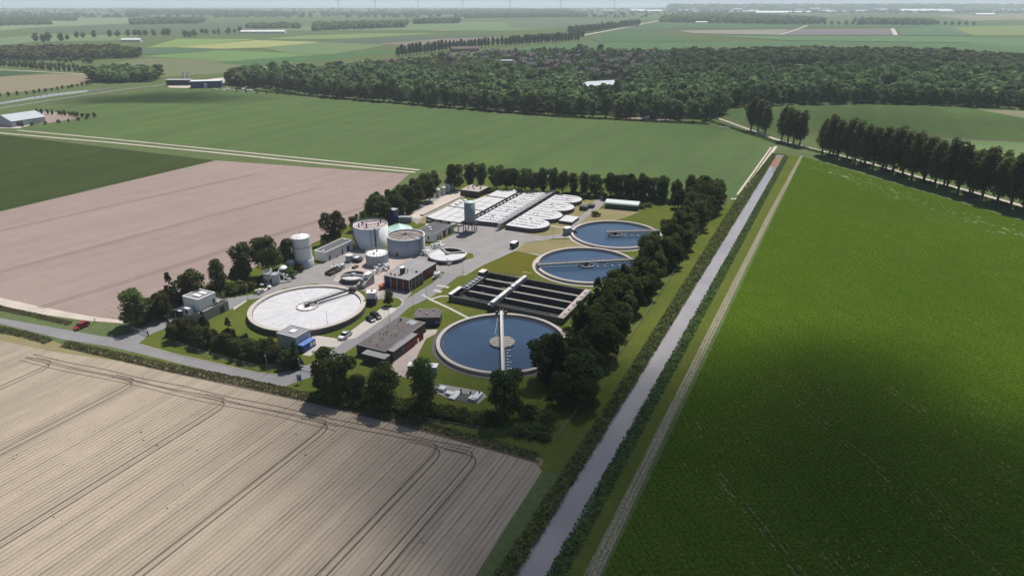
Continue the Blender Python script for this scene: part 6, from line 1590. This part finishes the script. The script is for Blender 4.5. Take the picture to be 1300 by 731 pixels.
G_ = [
 ([(-80,80),(0,77.5),(100,77),(178,73.5),(181,70),(150,66),(60,66),(0,67),(-80,70)], 13, (13, 18), 'long dark wood at the left behind the tan field', 11),
 ([(117,105),(150,105.5),(195,103.5),(206,99),(190,97),(150,96.5),(118,99)], 9, (13, 19), 'dense oval grove beside the second canal at left', 12),
 ([(290,108),(330,113),(345,107),(325,98),(292,100)], 9, (14, 18), 'round dark grove behind the rough ground by the warehouse', 17),
 ([(167,32),(255,30.5),(262,27),(200,27),(166,29)], 22, (15, 22), 'distant oblong grove in the fields at upper left', 13),
 ([(395,40),(515,35.5),(517,31.5),(400,34)], 22, (16, 24), 'large distant wood left of centre', 14),
 ([(524,31.5),(584,30),(584,27),(524,28)], 22, (15, 22), 'distant rectangular wood at centre', 15),
 ([(312,37),(382,37),(380,33),(318,33)], 22, (12, 18), 'distant trees around the white farm halls', 16),
 ([(-60,30),(0,27),(98,27.5),(96,24),(0,22.5),(-60,22)], 28, (14, 20), 'distant wood band at the far left', 18),
 ([(-60,35),(68,32),(60,29),(-60,30)], 26, (12, 18), 'lower distant wood band at the far left', 19),
 ([(160,19.5),(220,19),(330,21.5),(372,21.5),(372,18),(250,14.5),(162,14)], 34, (15, 24), 'distant wood band below the lake at left', 20),
 ([(838,29),(1020,32),(1050,29),(1000,24),(900,20),(840,25)], 30, (18, 28), 'dark distant wood right of the straight road', 21),
 ([(1090,32),(1185,32.5),(1186,30),(1090,29)], 28, (18, 26), 'distant rectangular wood in front of the avenue at right', 22),
 ([(410,20.5),(498,20),(498,17.5),(410,18)], 34, (14, 20), 'thin distant tree band at centre left', 23),
 ([(506,20),(570,19),(640,17.5),(720,17),(720,13.5),(640,13),(506,17)], 36, (14, 22), 'distant tree bands below the horizon at centre', 24),
 ([(590,24),(740,22),(740,17),(650,17.5),(585,21)], 34, (14, 22), 'distant wood behind the farm right of centre', 25),
 ([(100,80.5),(118,81.5),(118,79.8),(60,79.5)], 10, (8, 11), 'low tree group in the left mid fields', 26),
]
for poly, st, Hr, lab, sd in G_:
    sp = scatter([poly], st, sd); 
    if sp: mass('grove', sp, Hr, lab, 'wood', far=(st > 14), wide=1.3, seed=sd)
# wooded horizon on the right (dune woods) and thin bands under the lake
rr_ = np.random.RandomState(5); sp = []
for _ in range(2400):
    px = rr_.uniform(850, 1340); y = rr_.uniform(7000, 16000); d = y*math.cos(PITCH)+38.5; sp.append(((px-650)/F_PX*d, y))
mass('forest', [q for q in sp if q[1] > 10500], (38, 75), 'hazy ridge of wooded dunes closing the horizon at the right', 'wood', far=True, wide=2.4, seed=88)
sp = [q for q in sp if q[1] <= 10500]
mass('forest', sp, (12, 26), 'low hazy woods and gardens in front of the dune ridge at the right', 'wood', far=True, wide=2.6, seed=8)
sp = []
for _ in range(1500):
    px = rr_.uniform(-60, 900); y = rr_.choice((5200, 6000, 7200, 8600, 10500))*rr_.uniform(.985, 1.015); d = y*math.cos(PITCH)+38.5
    if math.sin(px*.031+y*.002)+math.sin(px*.083+y) > -.2: sp.append(((px-650)/F_PX*d, y))
mass('forest', sp, (14, 26), 'thin hazy tree lines in the fields towards the lake', 'wood', far=True, wide=1.8, seed=9)
# avenue rows and rows of single trees
def row(pts, step, H, label, group, kind='wood', name='broadleaf_tree', wide=1.0, jit=1.0):
    for p in along(pts, step): tree(kind, p.x+tr.uniform(-jit, jit), p.y+tr.uniform(-jit, jit), tr.uniform(H*.85, H*1.1), nth(group) + ' ' + label, name, 'tree', group, wide)
row([(-10,84),(30,86.5),(75,91),(118,93.5)], 12, 9, 'small tree of the avenue along the white road at left, near row', 'avenue near row')
row([(-10,81.5),(30,83.5),(75,87),(122,90)], 12, 9, 'small tree of the avenue along the white road at left, far row', 'avenue far row')
row([(14,20.2),(60,19.6),(124,18.6)], 120, 20, 'tiny tree in the even row near the lake at far left', 'even tree row near the lake')
for (px, py, H) in ((46,54,17),(55,54,16),(62,54,19),(78,53,18),(86,52,13),(98,49,14),(106,49,13),(120,49,16),(140,48,16),(150,48,15),(163,47,15),(172,47,17),(178,47,16),(185,47,17),(196,47,17),(209,46.5,17),(214,46.5,17),
                    (235,48,17),(241,48.5,15),(247,47,18),(257,44,15),(262,44,15),(272,44,13),(278,44,13),(288,43.5,11),(291,43,16),(298,43,11),(305,42,17)):
    tpx('wood', px, py, H, nth('line') + ' single tree from the left in the scattered line across the left mid fields', group='scattered tree line in the left mid fields', wide=1.35)
row([(945,31.5),(1085,32.6)], 30, 21, 'tree of the distant avenue left of the rectangular wood', 'distant right avenue')
row([(1190,32.5),(1236,32.8)], 30, 20, 'tree of the distant row right of the rectangular wood', 'distant right row')
row([(1085,29.0),(1190,29.3)], 38, 26, 'tree of the tall distant avenue behind the rectangular wood', 'distant tall avenue')
row([(724,44),(760,40),(812,32.5)], 24, 17, 'tree along the straight road leading away at upper centre', 'trees along the straight road', wide=1.6)
row([(505,73),(560,66),(620,60),(700,55),(735,52.5)], 15, 21, 'tall tree of the windbreak along the back edge of the village', 'back windbreak of the village', 'plume', 'poplar', wide=1.3)
row([(645,57),(700,51),(740,48)], 20, 15, 'tree in front of the straight road behind the village', 'trees behind the village', wide=1.3)
row([(48,145),(75,146),(100,149),(128,149.5)], 6, 5, 'low shrubby tree on the bank beside the bare plot near the barn', 'bank beside the bare plot', wide=1.2)
row([(28,161),(55,158.5),(85,155.5),(120,150.5)], 9, 3.2, 'low scrub along the near side of the bare plot', 'scrub near the bare plot', wide=1.5)
row([(-10,124.5),(40,119.5),(90,112),(118,107)], 9, 4.5, 'shrub on the far bank of the second canal', 'bank of the second canal', wide=1.4)
row([(300,117),(380,122),(470,129),(560,137),(700,148),(800,154)], 16, 2.6, 'low scrub along the ditch at the far edge of the big green field', 'ditch scrub at the green field', wide=2.0)
tpx('wood', 740, 108, 13, 'tree left of the pale hall in the clearing', wide=1.1)
tpx('wood', 784, 117, 15, 'round tree standing right in front of the pale hall yard', wide=1.1)

V_ = []
rs_ = np.random.RandomState(77)
for (x, y, H) in REST:
    V = LOW[rs_.randint(len(LOW))]; q = H/15.0; V_.append(V*np.array([q*1.0, q*1.0, q]) + np.array([x, y, 0]))
V_ = np.concatenate(V_); o = bpy.data.objects.new('distant_trees', np_mesh('distant_trees', V_, np.arange(len(V_)).reshape(-1, 4), [M['woodleaf']])); COL.objects.link(o)
tag(o, 'all the tiny single trees and avenue trees scattered over the far fields', 'trees', None, 'stuff')
# reeds and rough bank plants (beyond counting)
def strip_stuff(name, lines, dens, size, hgt, mat, label, cat, seed, lump=1.0, up=2.2, tall=1.0):
    """lines: [(s0,s1,v0a,v1a,v0b,v1b)] bands of plants with a humped cross-section in the plant grid"""
    rs = np.random.RandomState(seed); C = []
    for (s0, s1, va, vb, vc, vd) in lines:
        n = int((s1-s0)*abs((vb-va)+(vd-vc))/2*dens); s = rs.uniform(s0, s1, n); f = (s-s0)/(s1-s0); u = rs.uniform(0, 1, n)
        v = (va+(vc-va)*f)*(1-u) + (vb+(vd-vb)*f)*u
        hump = np.sin(np.pi*np.clip(u, .04, .96))**.5
        lumpn = .5+.3*np.sin(s*.9*lump+np.sin(v*1.7)*2)+.35*np.sin(s*.23*lump+v*.6)*np.sin(s*.061+seed)
        ed = .5+.5*np.sin(s*.31+seed)*np.sin(s*.117); keep = (np.abs(u-.5)*2 < .5+.5*ed) | (rs.uniform(0, 1, n) < .12)
        hump = np.where(keep, hump, hump*.3); z = hgt*hump*(.45+.55*np.abs(lumpn))*rs.uniform(.25, 1.05, n)
        C.append(np.stack([OX+UX*s+UY*v, OY+UY*s-UX*v, z], 1))
    c = np.concatenate(C); n = len(c)
    nrm = rs.normal(size=(n, 3)); nrm[:,2] = np.abs(nrm[:,2])*up; nrm /= np.linalg.norm(nrm, axis=1)[:,None]
    t = np.cross(nrm, np.array([0, 0, 1.0])+rs.normal(size=(n, 3))*.5); t /= np.linalg.norm(t, axis=1)[:,None]; u = np.cross(nrm, t)
    s = size*rs.uniform(.5, 1.3, n)[:,None]; t = t*s*.5; u = u*s*.5*tall
    V = np.stack([c-t-u, c+t-u*.8, c+t*.7+u, c-t*.7+u*.9], 1).reshape(-1, 3); V[:,2] = np.maximum(V[:,2], -.7)
    me = np_mesh(name, V, np.arange(n*4).reshape(-1, 4), [mat]); o = bpy.data.objects.new(name, me); COL.objects.link(o); tag(o, label, cat, None, 'stuff')
strip_stuff('reeds', [(-40, 60, -7.2, CL+.1, -6.6, CL+.1), (60, 300, -6.6, CL+.1, -9.6, CL+.1), (300, 428, -9.6, CL+.1, -6.5, CL+.1)], 9, .6, 1.7, M['reed'], 'tall dark green reeds along the left bank of the canal', 'reeds', 1)
strip_stuff('reeds', [(-40, 425, CR-.1, 5.6, CR-.1, 5.4)], 8, .55, 1.15, M['reed'], 'dark green reeds along the right bank of the canal', 'reeds', 2)
def poly_band(name, pts, width, dens, size, hgt, mat, label, cat, seed):
    rs = np.random.RandomState(seed); P = [np.array(G(*p)) for p in pts]; C = []
    for a, b in zip(P, P[1:]):
        Ln = np.linalg.norm(b-a); n = int(Ln*width*dens); f = rs.uniform(0, 1, n)[:,None]; w = rs.uniform(-.5, .5, n); d = (b-a)/Ln; nn = np.array([-d[1], d[0]])
        base = a+(b-a)*f+nn*(w*width)[:,None]; z = hgt*np.cos(w*math.pi*.92)*rs.uniform(.1, 1.05, n)*(.65+.35*np.sin(f[:,0]*Ln*.7)*np.sin(f[:,0]*Ln*.23)); C.append(np.stack([base[:,0], base[:,1], z], 1))
    c = np.concatenate(C); n = len(c); nrm = rs.normal(size=(n, 3)); nrm[:,2] = np.abs(nrm[:,2]); nrm /= np.linalg.norm(nrm, axis=1)[:,None]
    t = np.cross(nrm, rs.normal(size=(n, 3))); t /= np.linalg.norm(t, axis=1)[:,None]; u = np.cross(nrm, t); s = size*rs.uniform(.5, 1.3, n)[:,None]; t = t*s*.5; u = u*s*.5
    V = np.stack([c-t-u*.8, c+t*.8-u, c+t+u*.7, c-t*.8+u], 1).reshape(-1, 3)
    me = np_mesh(name, V, np.arange(n*4).reshape(-1, 4), [mat]); o = bpy.data.objects.new(name, me); COL.objects.link(o); tag(o, label, cat, None, 'stuff')
poly_band('verge_plants', [(-60,405),(0,418),(40,427),(63,434)], 3.6, 14, .42, 1.5, M['verge'], 'rough tall plants along the road verge left of the field entrance', 'vegetation', 5)
poly_band('verge_plants', [(82,437),(140,450),(215,467),(300,483),(400,506),(430,512),(500,529)], 4.0, 14, .42, 1.6, M['verge'], 'band of rough tall plants between the road and the lower brown field', 'vegetation', 6)
poly_band('verge_plants', [(500,529),(560,546),(620,562),(682,580)], 3.2, 12, .42, 1.1, M['verge'], 'rough plants in the ditch below the near plant edge', 'vegetation', 7)
poly_band('verge_plants', [(-60,371),(0,391),(50,402),(90,411)], 3.0, 12, .42, .8, M['verge'], 'rough grass bank between the road and the pink-brown field', 'vegetation', 8)
poly_band('scrub', [(1020,188),(1100,209.5),(1200,238),(1300,267),(1400,294)], 6.0, 5, .7, 1.3, M['reed'], 'dark scrub in the ditch at the foot of the poplar row', 'scrub', 9)
poly_band('scrub', [(300,113),(380,121.5),(470,129),(560,136.5),(700,148),(830,155),(900,158)], 6, 2.0, 1.3, 2.0, M['bush'], 'low green scrub at the foot of the village wood', 'scrub', 10)
poly_band('scrub', [(885,150),(920,160),(985,181),(1015,190)], 5, 4, .8, 1.6, M['reed'], 'dark ditch plants beside the field road near the canal end', 'scrub', 11)
ribbon('ditch', [(-60,373),(0,392.5),(50,402.5),(88,410.5)], .9, .058, M['mud'])
ribbon('ditch', [(82,440),(215,471),(400,511),(500,536),(600,563),(684,586)], 1.3, .05, M['mud'])

# ------------------------------------------------------------------ clouds (above the scene) and the air
def cloud(name, x, y, z, rx, ry, rz_, dens, label, seed):
    r = random.Random(seed); m = bpy.data.materials.new('cloud_vapour'); m.use_nodes = True; nt = m.node_tree
    for n in list(nt.nodes): nt.nodes.remove(n)
    o_ = N(nt, 'ShaderNodeOutputMaterial'); pv = N(nt, 'ShaderNodeVolumePrincipled'); pv.inputs['Color'].default_value = (1, 1, 1, 1); pv.inputs['Density'].default_value = dens; pv.inputs['Anisotropy'].default_value = .3
    L(nt, pv.outputs[0], o_.inputs['Volume'])
    nu, nv = 40, 24; vs = []
    for j in range(nv+1):                            # thick in the middle, thinning out so its shadow fades softly
        f = -1 + 2*j/nv; rad = math.sqrt(max(0, 1-abs(f)))**1.0; rad = 1-abs(f)
        q0 = 1-rad if False else rad
        for i in range(nu):
            ph = 2*math.pi*i/nu; q = 1 + .14*math.sin(3*ph+seed) + .09*math.sin(5*ph+2.1*seed) + .05*math.sin(9*ph+seed*3)
            rr = min(1.0, (abs(j-nv/2)/(nv/2)) ); rad = 1-rr if True else 0
            rad = (1-rr); hgt = (1-rad*rad)**3*(1 if j < nv/2 else -.5); lump = 1+.12*math.sin(4*ph+seed+rad*9)
            vs.append((rx*q*rad, 0, 0) if False else (rx*q*rad*math.cos(ph), ry*q*rad*math.sin(ph), rz_*hgt*lump))
    fs = [(j*nu+i, j*nu+(i+1) % nu, (j+1)*nu+(i+1) % nu, (j+1)*nu+i) for j in range(nv) for i in range(nu)]
    me = bpy.data.meshes.new(name); me.from_pydata(vs, [], [f[::-1] for f in fs]); me.materials.append(m); me.update()
    o = bpy.data.objects.new(name, me); COL.objects.link(o); o.location = (x, y, z); tag(o, label, 'cloud', None, 'stuff'); return o
def cloud_over(gx, gy, z, rx, ry, rz_, dens, label, seed):
    k = z/SUN_VEC.z; return cloud('cloud', gx+SUN_VEC.x*k, gy+SUN_VEC.y*k, z, rx, ry, rz_, dens, label, seed)
cloud_over(58, 96, 620, 165, 140, 60, .032, 'grey cloud drifting above the canal', 1)  # added out of view, up-sun, to darken the nearest ground
cloud_over(82, 152, 640, 80, 75, 45, .016, 'small cloud wisp above the right-hand crop field', 5)  # added out of view to stretch that darkening over the crop
cloud_over(430, 1150, 900, 800, 500, 110, .0030, 'broad thin cloud above the village wood', 2)
cloud_over(-395, 800, 800, 150, 75, 50, .022, 'small cloud above the far corner of the big green field', 3)
cloud_over(330, 640, 850, 260, 180, 70, .005, 'thin cloud above the poplar road', 4)

hz = MB(); hz.box(-32000, 32000, -1500, 34000, -3.0, 205.0)
m, nt = nodes('haze_air'); o_ = N(nt, 'ShaderNodeOutputMaterial'); pv = N(nt, 'ShaderNodeVolumePrincipled')
pv.inputs['Color'].default_value = (0.80, 0.90, 1.0, 1); pv.inputs['Density'].default_value = 0.0001; pv.inputs['Anisotropy'].default_value = 0.1
L(nt, pv.outputs[0], o_.inputs['Volume'])
h = hz.build('haze', m); tag(h, 'pale summer haze over the polder', 'haze', None, 'stuff')
print('objects', len(bpy.data.objects))
